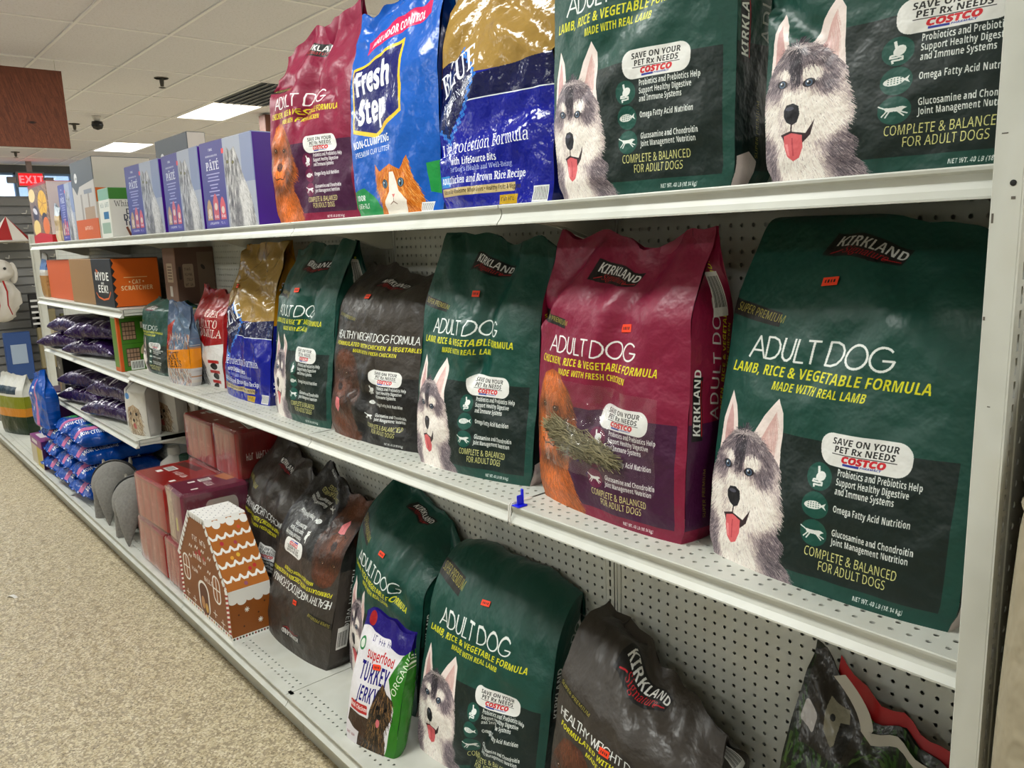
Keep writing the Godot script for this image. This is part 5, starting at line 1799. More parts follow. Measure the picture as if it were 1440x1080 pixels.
	# the blue tag clipped over the shelf joint
	var t := thing("shelf_clip", "bright blue plastic clip hooked on the middle shelf edge", "clip", Vector3(0.003, Y, 0.322))
	var bm := mat(Color(0.03, 0.10, 0.85), 0.35)
	part("clip_plate", box(Vector3(0.022, 0.003, 0.026), 0.001), bm, t, Vector3(0.012, 0.0018, 0.0))
	part("clip_tongue", box(Vector3(0.008, 0.034, 0.004), 0.0015), bm, t, Vector3(0.012, 0.019, -0.008))
	part("clip_rib", box(Vector3(0.003, 0.022, 0.014), 0.001), bm, t, Vector3(0.012, 0.013, 0.0))
	var wire: Material = mats.white
	for dx in [-0.0095, -0.004]:
		part("wire_hook", tube(PackedVector3Array([Vector3(dx, 0.003, -0.05), Vector3(dx, 0.004, 0.008), Vector3(dx, 0.000, 0.0115), Vector3(dx, -0.034, 0.0145), Vector3(dx, -0.042, 0.0135), Vector3(dx, -0.043, 0.002)]), 0.0016, 6), wire, t)

func hay_patch(t: Node3D) -> void:
	var o := {"w": 0.405, "h": 0.545, "d": 0.16, "seed": 12.0, "lean": 0.06, "amp": 0.007, "fill": 0.74, "ears": 0.035, "folds": [[0.35, 1.0, -0.05, 0.45, 0.016, 0.035], [-0.9, 0.72, -0.5, 0.9, 0.014, 0.025]]}
	var r := RandomNumberGenerator.new()
	r.seed = 5
	var st := stool()
	for i in 1500:
		var e := r.randf_range(-1.0, 1.0)
		var wide := (0.052 - 0.022 * e) * sqrt(maxf(0.02, 1.0 - pow(absf(e), 3.0)))
		var off := r.randfn(0.0, 0.42)
		var q := -0.20 + e * 0.50
		var v := 0.272 - 0.018 * e + 0.022 * e * e * (1.0 if e < 0.0 else -0.4) + clampf(off, -1.0, 1.0) * wide
		var p := bag_point(o, 0, q, v) + Vector3(0, 0, 0.002 + r.randf() * 0.016 * (1.0 - absf(off) * 0.6))
		var d := Vector3(1, 0, 0).rotated(Vector3(0, 0, 1), r.randfn(0.0, 0.32) - 0.16 - 0.10 * e) * r.randf_range(0.012, 0.055)
		d.z = r.randf_range(-0.004, 0.004)
		var n := d.cross(Vector3(0, 0, 1)).normalized() * r.randf_range(0.0004, 0.0010)
		var k := r.randf_range(0.6, 1.15)
		st.set_color(Color(0.30 * k, 0.265 * k, 0.15 * k))
		quad(st, p - d * 0.5 - n, p - d * 0.5 + n, p + d * 0.5 + n, p + d * 0.5 - n)
		quad(st, p - d * 0.5, p - d * 0.5 + Vector3(0, 0, 0.0014), p + d * 0.5 + Vector3(0, 0, 0.0014), p + d * 0.5)
	var hm := mat(Color(1, 1, 1), 0.8)
	hm.vertex_color_use_as_albedo = true
	var h := part("hay_clump", done(st), hm, t)
	h.set_meta("kind", "stuff")
	h.set_meta("label", "dry hay clump under clear film")
	var f := func(u: float, v: float) -> Vector3:
		var q := lerpf(-0.78, 0.72, u)
		var tt := lerpf(0.17, 0.50, v) - u * 0.02
		var p := bag_point(o, 0, q, tt)
		var g := exp(-pow((q + 0.20) / 0.5, 2.0) - pow((tt - 0.27) / 0.07, 2.0))
		p.z += 0.003 + 0.016 * g + 0.003 * absf(noise.get_noise_2d(u * 40.0 + v * 18.0, v * 22.0))
		return p
	part("clear_film", grid(40, 26, f, func(u, v): return Vector2(u, v)), mats.film, t)

func base_goods() -> void:
	var Y := Y_BASE
	var G := "large dog food bags"
	bag("dog_food_bag", "shiny dark grey dog food bag behind the gingerbread house", "dog food bag", G, mats.grey.duplicate(), Vector3(-1.60, Y, 0.255), 0, {"w": 0.44, "h": 0.56, "d": 0.17, "seed": 41.0, "lean": 0.16, "amp": 0.014, "fill": 0.62, "tilt": -0.10, "bend": 0.4, "topw": -0.15, "slump": -0.12})
	bag("dog_food_bag", "grey dog food bag standing upside down on the base shelf", "dog food bag", G, mats.grey, Vector3(-1.16, Y, 0.345), 2, {"w": 0.42, "h": 0.53, "d": 0.17, "seed": 42.0, "lean": 0.26, "amp": 0.008, "fill": 0.62, "tilt": -0.22, "bend": 0.5, "topw": -0.08, "flip": true, "folds": [[0.3, 0.8, -0.3, 0.95, 0.02, 0.03]]}, [0.1, 0.33])
	bag("dog_food_bag", "tall green husky bag behind the jerky pouch on the base shelf", "dog food bag", G, mats.lamb, Vector3(-0.735, Y, 0.275), 0, {"w": 0.38, "h": 0.58, "d": 0.19, "seed": 43.0, "lean": 0.18, "amp": 0.010, "fill": 0.66, "tilt": -0.25, "bend": 0.9, "slump": -0.22, "folds": [[0.6, 1.0, 0.35, 0.62, 0.02, 0.03]]}, [-0.05, 0.70])
	bag("dog_food_bag", "slumped green husky bag right of the jerky pouch on the base shelf", "dog food bag", G, mats.lamb, Vector3(-0.235, Y, 0.300), 14, {"w": 0.40, "h": 0.56, "d": 0.20, "seed": 44.0, "lean": 0.26, "amp": 0.009, "fill": 0.74, "tilt": -0.10, "bend": 1.7, "ears": 0.03, "bend_at": 0.64, "slump": -0.10, "folds": [[0.0, 0.05, 0.3, 0.25, 0.016, 0.02]]}, [-0.05, 0.69])
	bag("dog_food_bag", "grey dog food bag tilted over beside the slumped green bag", "dog food bag", G, mats.grey, Vector3(0.250, Y, 0.300), 6, {"w": 0.40, "h": 0.435, "d": 0.19, "seed": 45.0, "lean": 0.26, "roll": -0.05, "amp": 0.010, "fill": 0.72, "tilt": -0.25, "bend": 1.0, "bend_at": 0.84, "slump": -0.26, "topw": -0.1, "folds": [[-0.6, 0.95, 0.2, 0.85, 0.02, 0.03]]}, [-0.22, 0.60])
	var fo := {"w": 0.36, "h": 0.485, "d": 0.13, "seed": 46.0, "lean": 0.16, "amp": 0.012, "uf": 0.97, "fill": 0.62, "tilt": -0.15, "bend": 0.2, "slump": -0.22}
	var fb := bag("forage_bag", "dark green leafy bag with red edge and white strap beside the end post", "pet food bag", G, print_mat(forage_print(), 0.3, 0.4), Vector3(0.70, Y, 0.22), -4, fo)
	part("red_edge", grid(20, 3, func(u, v):
		var p := bag_point(fo, 0, lerpf(-0.75, 1.0, u), 0.985)
		return p + Vector3(0, lerpf(-0.012, 0.030 + 0.010 * sin(u * 9.0), v), -0.006 - 0.012 * v), func(u, v): return Vector2(u, v)), mat(Color(0.62, 0.03, 0.05), 0.45), fb)
	part("white_strap", grid(24, 2, func(u, v):
		var p: Vector3
		if u < 0.35:
			var k: float = u / 0.35
			p = bag_point(fo, 0, -0.25, 0.97) + Vector3(-0.055 * (1.0 - k) * (1.0 - k), 0.085 * (1.0 - k), 0.012)
			return p + Vector3((v - 0.5) * 0.022, (v - 0.5) * 0.012, 0)
		p = bag_point(fo, 0, lerpf(-0.25, 0.75, (u - 0.35) / 0.65), 0.955)
		return p + Vector3(0, (v - 0.5) * 0.026 * (1.15 - u * 0.7), 0.008), func(u, v): return Vector2(u, v)), mat(Color(0.66, 0.64, 0.60), 0.7), fb)
	pouch("jerky_pouch", "white and green jerky pouch with shepherd dog on the base shelf joint", "pouch", "", print_mat(turkey_print(), 0.25, 0.3), Vector3(-0.520, Y, 0.430), 14, {"w": 0.185, "h": 0.315, "d": 0.07, "seed": 47.0, "lean": 0.30, "amp": 0.006, "topw": -0.02, "tilt": -0.12}, [-0.05, 0.66])
	pouch("treat_pouch", "white and blue treat pouch lying against the tilted grey bag", "pouch", "", print_mat(simple_print(300, 400, Color(0.84, 0.85, 0.86), [[0, 0, 300, 30, Color(0.30, 0.46, 0.80)], [0, 0, 18, 400, Color(0.30, 0.46, 0.80)], [80, 60, 90, 50, Color(0.30, 0.50, 0.52)]], []), 0.3, 0.2), Vector3(0.20, Y, 0.42), 6, {"w": 0.17, "h": 0.225, "d": 0.05, "seed": 48.0, "lean": 0.25})
	gingerbread()
	can_trays()
	for k in 2:
		plush(["grey plush animal with horns beside the red can trays", "grey plush animal behind its twin"][k], [Vector3(-2.735, Y, 0.368), Vector3(-3.12, Y, 0.365)][k], [-32, -28][k])

func gingerbread() -> void:
	# a carton shaped like a gingerbread house: facade to the aisle, roof falling to both ends
	var t := thing("gingerbread_house_carton", "printed cardboard gingerbread house with iced roof on the base shelf", "carton", Vector3(-1.60, Y_BASE, 0.39), 0)
	var hw := 0.245
	var d := 0.15
	var out := PackedVector2Array([Vector2(-hw, 0), Vector2(-hw, 0.205), Vector2(-0.075, 0.40), Vector2(0.075, 0.40), Vector2(hw, 0.185), Vector2(hw, 0)])
	var fm := print_mat(cottage_front_print(), 0.5)
	var rm := print_mat(cottage_roof_print(), 0.5)
	var sm := print_mat(cottage_side_print(), 0.5)
	for s in [1.0, -1.0]:
		var st := stool()
		var tris := Geometry2D.triangulate_polygon(out)
		for i in range(0, tris.size(), 3):
			var ids := [tris[i], tris[i + 1], tris[i + 2]]
			var a := out[ids[0]]
			var cr := (out[ids[1]] - a).cross(out[ids[2]] - a)
			if (cr > 0) == (s > 0):
				ids.reverse()
			for q in ids:
				st.set_uv(Vector2(out[q].x / (2 * hw) + 0.5, 1.0 - out[q].y / 0.40))
				st.add_vertex(Vector3(out[q].x, out[q].y, s * d * 0.5))
		part("facade", done(st), fm, t)
	for s in [1.0, -1.0]:
		var e := Vector2(hw, 0.185 if s > 0 else 0.205)
		var st := stool()
		var a := Vector3(s * hw, e.y, s * d * 0.5)
		var b := Vector3(s * 0.075, 0.40, s * d * 0.5)
		var c := Vector3(s * 0.075, 0.40, -s * d * 0.5)
		var f := Vector3(s * hw, e.y, -s * d * 0.5)
		var mid := 0.34
		quad(st, a, b, c, f, Vector2(0, 1), Vector2(0, mid), Vector2(1, mid), Vector2(1, 1))
		part("roof_panel", done(st), rm, t)
		var s2 := stool()
		quad(s2, Vector3(s * hw, 0, s * d * 0.5), a, f, Vector3(s * hw, 0, -s * d * 0.5), Vector2(0, 1), Vector2(0, 0), Vector2(1, 0), Vector2(1, 1))
		part("side_wall", done(s2), sm, t)
	var st := stool()
	quad(st, Vector3(-0.075, 0.40, d * 0.5), Vector3(-0.075, 0.40, -d * 0.5), Vector3(0.075, 0.40, -d * 0.5), Vector3(0.075, 0.40, d * 0.5), Vector2(0, 0.3), Vector2(1, 0.3), Vector2(1, 0.02), Vector2(0, 0.02))
	part("roof_panel", done(st), rm, t)
	# the iced gable board stands a little proud of the facade
	var g := stool()
	var lace := mat(Color(0.90, 0.89, 0.87), 0.6)
	for q in [[Vector2(-hw - 0.004, 0.195), Vector2(-0.078, 0.404)], [Vector2(0.078, 0.404), Vector2(hw + 0.004, 0.178)], [Vector2(-0.078, 0.404), Vector2(0.078, 0.404)]]:
		var A: Vector2 = q[0]
		var B: Vector2 = q[1]
		var n := 9
		for i in n:
			var p := A.lerp(B, (i + 0.5) / n)
			var dr := (B - A).normalized()
			var nn := Vector2(dr.y, -dr.x)
			var w := A.distance_to(B) / n
			var P := [p - dr * w * 0.5, p + dr * w * 0.5, p + dr * w * 0.3 + nn * 0.022, p - dr * w * 0.3 + nn * 0.022]
			var zf := d * 0.5 + 0.0015
			quad(g, Vector3(P[3].x, P[3].y, zf), Vector3(P[0].x, P[0].y, zf), Vector3(P[1].x, P[1].y, zf), Vector3(P[2].x, P[2].y, zf))
	part("icing_trim", done(g), lace, t)

func tray(label: String, m: Material, at: Vector3, yaw: float, s: Vector3) -> void:
	var t := thing("can_tray", label, "can tray", at, yaw, "film wrapped trays of canned dog food")
	var uv := rects(900, 620, [0, 0, 400, 260], [404, 0, 496, 260], [0, 264, 900, 356])
	part("can_block", box_up(s * 0.985, 0.012, uv), m, t)
	# shrink film drawn tight round the block, with vertical pleats
	var V := PackedVector3Array()
	var T := PackedVector2Array()
	var n := 64
	var sd := at.x * 7.0 + at.y * 3.0
	for j in 7:
		for i in n + 1:
			var a := TAU * i / n
			var c := Vector2(cos(-a), sin(-a))
			var r := 1.0 / pow(pow(absf(c.x), 9.0) + pow(absf(c.y), 9.0), 1.0 / 9.0)
			var pl := 0.003 * noise.get_noise_2d((i % n) * 1.3, sd + j * 0.35) + 0.004
			var yy := [0.0, 0.03, 0.3, 0.55, 0.8, 0.97, 1.0][j] as float
			var sh := 0.97 if j == 0 or j == 6 else 1.0
			V.append(Vector3(c.x * r * (s.x * 0.5 * sh + pl), yy * s.y, c.y * r * (s.z * 0.5 * sh + pl)))
			T.append(Vector2(0, 0))
	part("shrink_film", grid_mesh(n, 6, V, T, true), mats.film, t)

func can_trays() -> void:
	var red := print_mat(can_pack_print(Color(0.50, 0.012, 0.02), false), 0.28)
	var plum := print_mat(can_pack_print(Color(0.36, 0.02, 0.17), true), 0.28)
	var Y := Y_BASE
	tray("red can tray at the bottom of the front stack beside the plush", red, Vector3(-2.235, Y, 0.335), 0, Vector3(0.37, 0.205, 0.24))
	tray("red can tray at the bottom behind the gingerbread house", red, Vector3(-1.955, Y, 0.335), 0, Vector3(0.18, 0.205, 0.24))
	tray("red can tray on top of the front stack beside the plum tray", red, Vector3(-2.19, Y + 0.207, 0.330), 2, Vector3(0.37, 0.205, 0.25))
	tray("plum coloured can tray with a cut-out carton end on the front stack", plum, Vector3(-1.885, Y + 0.207, 0.315), -2, Vector3(0.205, 0.225, 0.27))
	for k in 3:
		tray("red can tray in the rear stack, %s of three, beside the white bottles" % ["lowest", "middle", "topmost"][k], red, Vector3(-2.25, Y + k * 0.207, 0.115), 0, Vector3(0.36, 0.205, 0.19))
		tray("red can tray in the rear stack, %s of three, behind the plum tray" % ["lowest", "middle", "topmost"][k], red, Vector3(-1.965 + 0.01 * k, Y + k * 0.207, 0.115), 0, Vector3(0.25, 0.215 if k == 2 else 0.205, 0.19))
	one("cardboard_flap", "pale cardboard flap lying on the topmost red tray", "cardboard", box(Vector3(0.17, 0.004, 0.09), 0.001), mat(Color(0.62, 0.60, 0.56), 0.8), Vector3(-1.845, Y + 0.640, 0.115), -10)

func plush(label: String, at: Vector3, yaw: float) -> void:
	var t := thing("plush_animal", label, "plush toy", at, yaw, "grey plush animals")
	if not mats.has("felt"):
		var f := mat(Color(0.52, 0.51, 0.49), 0.95)
		f.albedo_texture = noise_tex(0.05, [[0.0, Color(0.80, 0.80, 0.80)], [1.0, Color(1.0, 1.0, 1.0)]], 256, FastNoiseLite.TYPE_SIMPLEX_SMOOTH, 3, 14)
		f.uv1_triplanar = true
		f.uv1_scale = Vector3.ONE * 5.0
		f.normal_enabled = true
		f.normal_texture = fine_bump
		f.normal_scale = 0.8
		f.rim_enabled = true
		f.rim = 0.4
		mats.felt = f
		mats.felt_pale = mat(Color(0.64, 0.62, 0.58), 0.95)
	# body: a rounded rump that tapers into the broad tail
	part("body", grid_loop(24, 18, func(a: float, v: float) -> Vector3:
		var b := PI * (v - 0.5)
		return Vector3(-0.015 + cos(a) * cos(b) * 0.130, 0.165 + sin(b) * 0.112, sin(a) * cos(b) * 0.108)), mats.felt, t)
	var tail := PackedVector3Array()
	for i in 13:
		var k := i / 12.0
		tail.append(Vector3(0.02 + 0.150 * k + 0.02 * sin(k * PI), 0.185 - 0.178 * k * k - 0.012 * k, 0))
	var tv := PackedVector3Array()
	var tt := PackedVector2Array()
	for j in 13:
		var d := (tail[mini(j + 1, 12)] - tail[maxi(j - 1, 0)]).normalized()
		var up := Vector3(-d.y, d.x, 0)
		var r := 0.092 * pow(1.0 - j / 12.0, 0.8) + 0.001
		for i in 17:
			var a := -TAU * i / 16
			tv.append(tail[j] + (up * cos(a) * 0.8 + Vector3(0, 0, 1) * sin(a)) * r)
			tt.append(Vector2(i / 16.0, j / 12.0))
	part("tail", grid_mesh(16, 12, tv, tt, true), mats.felt, t)
	for q in [Vector2(0.0, 0.068), Vector2(0.0, -0.068), Vector2(-0.11, 0.06), Vector2(-0.11, -0.06)]:
		part("leg", grid_loop(12, 6, func(a: float, v: float) -> Vector3:
			var r := 0.040 * (1.0 - 0.10 * v)
			return Vector3(q.x + cos(a) * r, v * 0.14, q.y + sin(a) * r)), mats.felt, t)
	# neck band and ears
	var band := PackedVector3Array()
	for i in 25:
		var a := PI * i / 24.0
		band.append(Vector3(-0.040, 0.160 + 0.119 * sin(a), cos(a) * 0.113))
	part("collar", tube(band, 0.007, 8), mats.black, t)
	part("head", grid_loop(16, 12, func(a: float, v: float) -> Vector3:
		var b := PI * (v - 0.5)
		return Vector3(-0.115 + cos(a) * cos(b) * 0.095, 0.165 + sin(b) * 0.075, sin(a) * cos(b) * 0.088)), mats.felt_pale, t)
	for s in [-1.0, 1.0]:
		part("horn", tube(PackedVector3Array([Vector3(-0.10, 0.215, s * 0.055), Vector3(-0.105, 0.25, s * 0.064), Vector3(-0.10, 0.275, s * 0.066)]), 0.016, 8, 0.005), mats.felt_pale, t)

func grid_loop(nu: int, nv: int, f: Callable) -> ArrayMesh:
	var V := PackedVector3Array()
	var T := PackedVector2Array()
	for j in nv + 1:
		for i in nu + 1:
			V.append(f.call(-TAU * i / nu, float(j) / nv))
			T.append(Vector2(float(i) / nu, 1.0 - float(j) / nv))
	return grid_mesh(nu, nv, V, T, true)

func far_bay_goods() -> void:
	# upper shelf
	var sm := print_mat(scratcher_print(), 0.5)
	carton("scratcher_carton", "long kraft and orange cat scratcher carton with a black band", "carton", "", sm, Vector3(-3.335, Y_UP, 0.195), 0, Vector3(0.82, 0.235, 0.22), rects(1160, 260, [0, 0, 900, 260], [902, 0, 258, 260], [0, 0, 400, 100]))
	var om := print_mat(simple_print(400, 200, Color(0.74, 0.32, 0.13), [[300, 0, 100, 200, Color(0.52, 0.38, 0.20)]], []), 0.6)
	carton("orange_carton", "plain orange carton at the end of the scratcher shelf", "carton", "", om, Vector3(-4.115, Y_UP, 0.185), 0, Vector3(0.60, 0.23, 0.20), rects(400, 200, [0, 0, 290, 200], [302, 0, 96, 200], [302, 0, 96, 90]))
	pouch("treat_pouch", "clear pouch of biscuits at the end of the scratcher shelf", "pouch", "", print_mat(simple_print(200, 300, Color(0.74, 0.72, 0.68), [[0, 40, 200, 70, Color(0.22, 0.36, 0.55)], [0, 150, 200, 150, Color(0.62, 0.46, 0.26)]], []), 0.25, 0.4), Vector3(-4.50, Y_UP, 0.30), 0, {"w": 0.14, "h": 0.27, "d": 0.07, "seed": 51.0})
	# shiny purple bags
	var pm := print_mat(purple_bag_print(), 0.2, 0.7)
	pm.metallic = 0.25
	var P := [
		[Vector3(-4.22, Y_MID2, 0.19), 20, 0.50, 0.30, 0.10, "at the bottom of the upper purple pile, by the shelf end"],
		[Vector3(-3.62, Y_MID2, 0.18), 14, 0.54, 0.30, 0.10, "at the bottom of the upper purple pile, under two others"],
		[Vector3(-4.10, Y_MID2 + 0.095, 0.18), 8, 0.50, 0.29, 0.11, "on top of the upper purple pile by the shelf end"],
		[Vector3(-3.56, Y_MID2 + 0.095, 0.17), 22, 0.48, 0.29, 0.11, "on top of the upper purple pile beside the bird food carton"],
		[Vector3(-3.98, Y_LOW, 0.18), 10, 0.56, 0.29, 0.11, "at the bottom of the lower purple pile by the blue litter bag"],
		[Vector3(-3.37, Y_LOW, 0.18), 12, 0.58, 0.29, 0.11, "at the bottom of the lower purple pile beside the white bags"],
		[Vector3(-3.93, Y_LOW + 0.105, 0.18), 14, 0.52, 0.28, 0.11, "on top of the lower purple pile by the blue litter bag"],
		[Vector3(-3.35, Y_LOW + 0.105, 0.17), 8, 0.54, 0.28, 0.12, "on top of the lower purple pile beside the white bags"]]
	for k in P.size():
		var a: Array = P[k]
		pillow("purple_bag", "shiny purple bag " + a[5], "pet food bag", "shiny purple bags", pm, a[0], a[1], {"l": a[2], "w": a[3], "h": a[4], "seed": 60.0 + k * 5, "sag": 0.15})
	carton("black_carton", "black carton standing behind the upper purple bags", "carton", "", print_mat(simple_print(200, 260, Color(0.06, 0.06, 0.07), [], [["C", 100, 90, 60, Color(0.8, 0.8, 0.8), -1.2], ["SIDE", 70, 200, 34, Color(0.65, 0.42, 0.10), -1.2]]), 0.4), Vector3(-4.47, Y_LOW, 0.20), 0, Vector3(0.16, 0.27, 0.16), rects(200, 260, [0, 0, 200, 260], [0, 0, 60, 260]))
	# white bags with a dog
	var wm := print_mat(white_dog_print(), 0.35, 0.3)
	for k in 3:
		bag("white_dog_bag", "white pet food bag with shaggy dog, %s of its row" % ["at the shelf edge", "in the middle", "at the back"][k], "pet food bag", "white bags with a shaggy dog", wm, Vector3([-2.875, -2.855, -2.85][k], Y_LOW, [0.285, 0.165, 0.060][k]), [14, 20, 10][k], {"w": 0.185, "h": 0.27, "d": 0.095 if k < 2 else 0.06, "seed": 80.0 + k, "uf": 0.69, "fill": 0.8, "amp": 0.004})
	# litter bags lying in stacks on the base
	var lm := print_mat(litter_roll_print(), 0.22, 0.5)
	var words := ["bottom", "second", "third", "fourth"]
	for c in 3:
		for k in [3, 4, 4][c]:
			pillow("litter_bag", "blue cat litter bag lying %s in the stack %s" % [words[k], ["by the striped carton", "between two litter stacks", "behind the plush animals"][c]], "litter bag", "blue litter bags stacked on the base", lm, Vector3([-4.27, -3.90, -3.56][c] + 0.015 * (k % 2), Y_BASE + k * 0.098, 0.245 - 0.006 * k), 90 + [4, -3, 2, -5][k], {"l": 0.42, "w": 0.36, "h": 0.105, "seed": 90.0 + c * 11 + k * 3, "sag": 0.0, "square": 9.0})
	bag("litter_bag", "blue cat litter bag standing on the stack by the purple bag", "litter bag", "", print_mat(simple_print(300, 460, Color(0.02, 0.30, 0.66), [[140, 60, 34, 400, Color(0.74, 0.40, 0.60)], [40, 120, 60, 20, Color(0.85, 0.86, 0.9)], [50, 170, 50, 20, Color(0.85, 0.86, 0.9)], [40, 300, 60, 24, Color(0.85, 0.86, 0.9)]], []), 0.25, 0.5), Vector3(-4.27, Y_BASE + 0.302, 0.465), 6, {"w": 0.28, "h": 0.34, "d": 0.10, "seed": 130.0, "uf": 1.0, "fill": 0.55, "topw": -0.35, "amp": 0.01})
	carton("striped_carton", "purple, yellow and white carton on the base shelf", "carton", "", print_mat(simple_print(420, 240, Color(0.74, 0.70, 0.62), [[0, 0, 420, 70, Color(0.45, 0.10, 0.42)], [40, 20, 120, 30, Color(0.80, 0.78, 0.80)], [130, 70, 110, 170, Color(0.70, 0.62, 0.12)], [250, 0, 170, 240, Color(0.24, 0.09, 0.32)], [300, 120, 90, 40, Color(0.72, 0.12, 0.28)]], []), 0.4), Vector3(-4.56, Y_BASE, 0.40), 0, Vector3(0.34, 0.185, 0.12), rects(420, 240, [0, 0, 250, 240], [250, 0, 170, 240], [0, 0, 250, 60]))
	carton("purple_carton", "rounded purple carton behind the standing litter bag", "carton", "", print_mat(simple_print(200, 260, Color(0.20, 0.07, 0.26), [[120, 160, 50, 30, Color(0.70, 0.20, 0.10)]], []), 0.35), Vector3(-4.78, Y_BASE, 0.20), 0, Vector3(0.30, 0.45, 0.22), {}, 0.02)
	# white bottles of cleaner behind the plush animals
	for k in 3:
		var t := thing("cleaner_bottle", "white plastic cleaner bottle %s" % ["beside the red trays", "in the middle of the bottles", "beside the blue litter stack"][k], "bottle", Vector3([-2.56, -2.76, -2.97][k], Y_BASE, [0.12, 0.11, 0.10][k]), 0, "white cleaner bottles")
		part("bottle", lathe(PackedVector2Array([Vector2(0, 0), Vector2(0.075, 0), Vector2(0.085, 0.01), Vector2(0.087, 0.20), Vector2(0.07, 0.26), Vector2(0.03, 0.29), Vector2(0.026, 0.31), Vector2(0, 0.31)]), 18), mats.white, t)
		part("cap", lathe(PackedVector2Array([Vector2(0.031, 0.30), Vector2(0.031, 0.335), Vector2(0.026, 0.34), Vector2(0, 0.34)]), 14), mat(Color(0.04, 0.20, 0.14), 0.5) if k == 1 else mats.white, t)
	# the last bays of the base
	pouch("seed_bag", "white, yellow and green bag standing on the base beyond the gondola", "pet food bag", "", print_mat(simple_print(300, 360, Color(0.80, 0.80, 0.78), [[40, 70, 200, 46, Color(0.14, 0.22, 0.28)], [0, 130, 300, 90, Color(0.48, 0.50, 0.08)], [0, 200, 300, 50, Color(0.76, 0.48, 0.10)], [0, 250, 300, 110, Color(0.06, 0.16, 0.06)]], []), 0.3, 0.3), Vector3(-5.75, Y_BASE, 0.40), 20, {"w": 0.34, "h": 0.46, "d": 0.14, "seed": 140.0, "fill": 0.7, "uf": 1.0})

func end_cap() -> void:
	var t := thing("end_display_stand", "cream slotted end post and perforated panel closing the shelf run", "display stand", Vector3(0.905, 0, 0))
	var ch := stool()
	add_box(ch, Vector3(0.0155, 1.1, 0.4285), Vector3(0.029, 2.2, 0.003), 0.001)
	add_box(ch, Vector3(0.0025, 1.1, 0.4075), Vector3(0.003, 2.2, 0.040))
	add_box(ch, Vector3(0.0155, 1.1, 0.3865), Vector3(0.029, 2.2, 0.003))
	part("post", done(ch), mats.post, t)
	var slots := perforated(-0.5 * INCH, 0.0, 1, 86, INCH, 0.0, 0.002, 4, Vector2(0.0058, 0.0185))
	var s := part("slotted_face", slots, mats.post, t, Vector3(0.0315, 0.01, 0.412))
	s.rotation.y = PI / 2
	var st := stool()
	add_box(st, Vector3(0.0305, 1.1, 0.4275), Vector3(0.002, 2.2, 0.005))
	add_box(st, Vector3(0.0305, 1.1, 0.394), Vector3(0.004, 2.2, 0.008), 0.001)
	part("corner_strip", done(st), mats.post, t)
	var pm := perforated(0, 0, 34, 80, INCH, 0.0040, 0.0015)
	var p := part("perforated_sheet", pm, mats.post, t, Vector3(0.030, 0.15, 0.388))
	p.rotation.y = PI / 2
	part("backing", box(Vector3(0.004, 2.2, 0.86)), mats.post, t, Vector3(0.004, 1.1, -0.05))
	part("post", box(Vector3(0.029, 2.2, 0.045), 0.0015), mats.post, t, Vector3(0.0155, 1.1, -0.50))
	one("end_display_shelf", "cream steel end shelf holding the beige pet bed", "shelf", box(Vector3(0.36, 0.03, 0.93), 0.004), mats.post, Vector3(1.125, 0.585, -0.045))
	one("end_display_plinth", "cream steel base under the end panel", "shelf", box_up(Vector3(0.40, 0.15, 0.93), 0.004), mats.post, Vector3(1.145, 0, -0.045))
	# paint scuffs and a punched hole on the post
	var c := stool()
	for q in [[0.010, 1.585, 0.006, 0.0012], [0.004, 1.50, 0.002, 0.010], [0.022, 1.52, 0.004, 0.003], [0.003, 1.395, 0.002, 0.004], [0.014, 1.30, 0.003, 0.001], [0.020, 0.83, 0.012, 0.0008], [0.012, 0.72, 0.009, 0.0015]]:
		add_box(c, Vector3(q[0], q[1], 0.4301), Vector3(q[2], q[3], 0.0003))
	part("scuff", done(c), mat(Color(0.36, 0.34, 0.31), 0.8), t)
	var hole := part("punched_hole", lathe(PackedVector2Array([Vector2(0, 0), Vector2(0.0032, 0), Vector2(0.0032, 0.0006), Vector2(0, 0.0006)]), 12), mats.black, t, Vector3(0.021, 1.535, 0.4299))
	hole.rotation.x = PI / 2
	# a padded pet bed stood on end against the end panel
	var b := thing("pet_bed", "beige quilted pet bed standing on end against the end panel", "pet bed", Vector3(1.008, 0.60, 0.255))
	var fab := mat(Color(0.60, 0.56, 0.47), 0.9)
	fab.normal_enabled = true
	fab.normal_texture = fine_bump
	fab.normal_scale = 0.5
	fab.rim_enabled = true
	fab.rim = 0.3
	var seams := [0.26, 0.60]
	var f := func(a: float, v: float) -> Vector3:
		var y := v * 0.86
		var k := 1.0
		for q in seams:
			k -= 0.07 * exp(-pow((y - q) / 0.014, 2.0))
		var round := pow(maxf(0.0, 1.0 - pow(absf(v - 0.5) * 2.0, 5.0)), 0.42)
		var cc := cos(a)
		var ss := sin(a)
		return Vector3(signf(cc) * pow(absf(cc), 0.6) * 0.062 * k * round, y, signf(ss) * pow(absf(ss), 0.6) * (0.22 + 0.03 * sin(v * 5.0)) * round)
	part("cushion", grid_loop(40, 90, f), fab, b)
	for q in seams:
		var pts := PackedVector3Array()
		for i in 41:
			pts.append(f.call(-TAU * i / 40.0, q / 0.86) * Vector3(1.02, 1, 1.01))
		part("piping", tube(pts, 0.004, 6), fab, b)

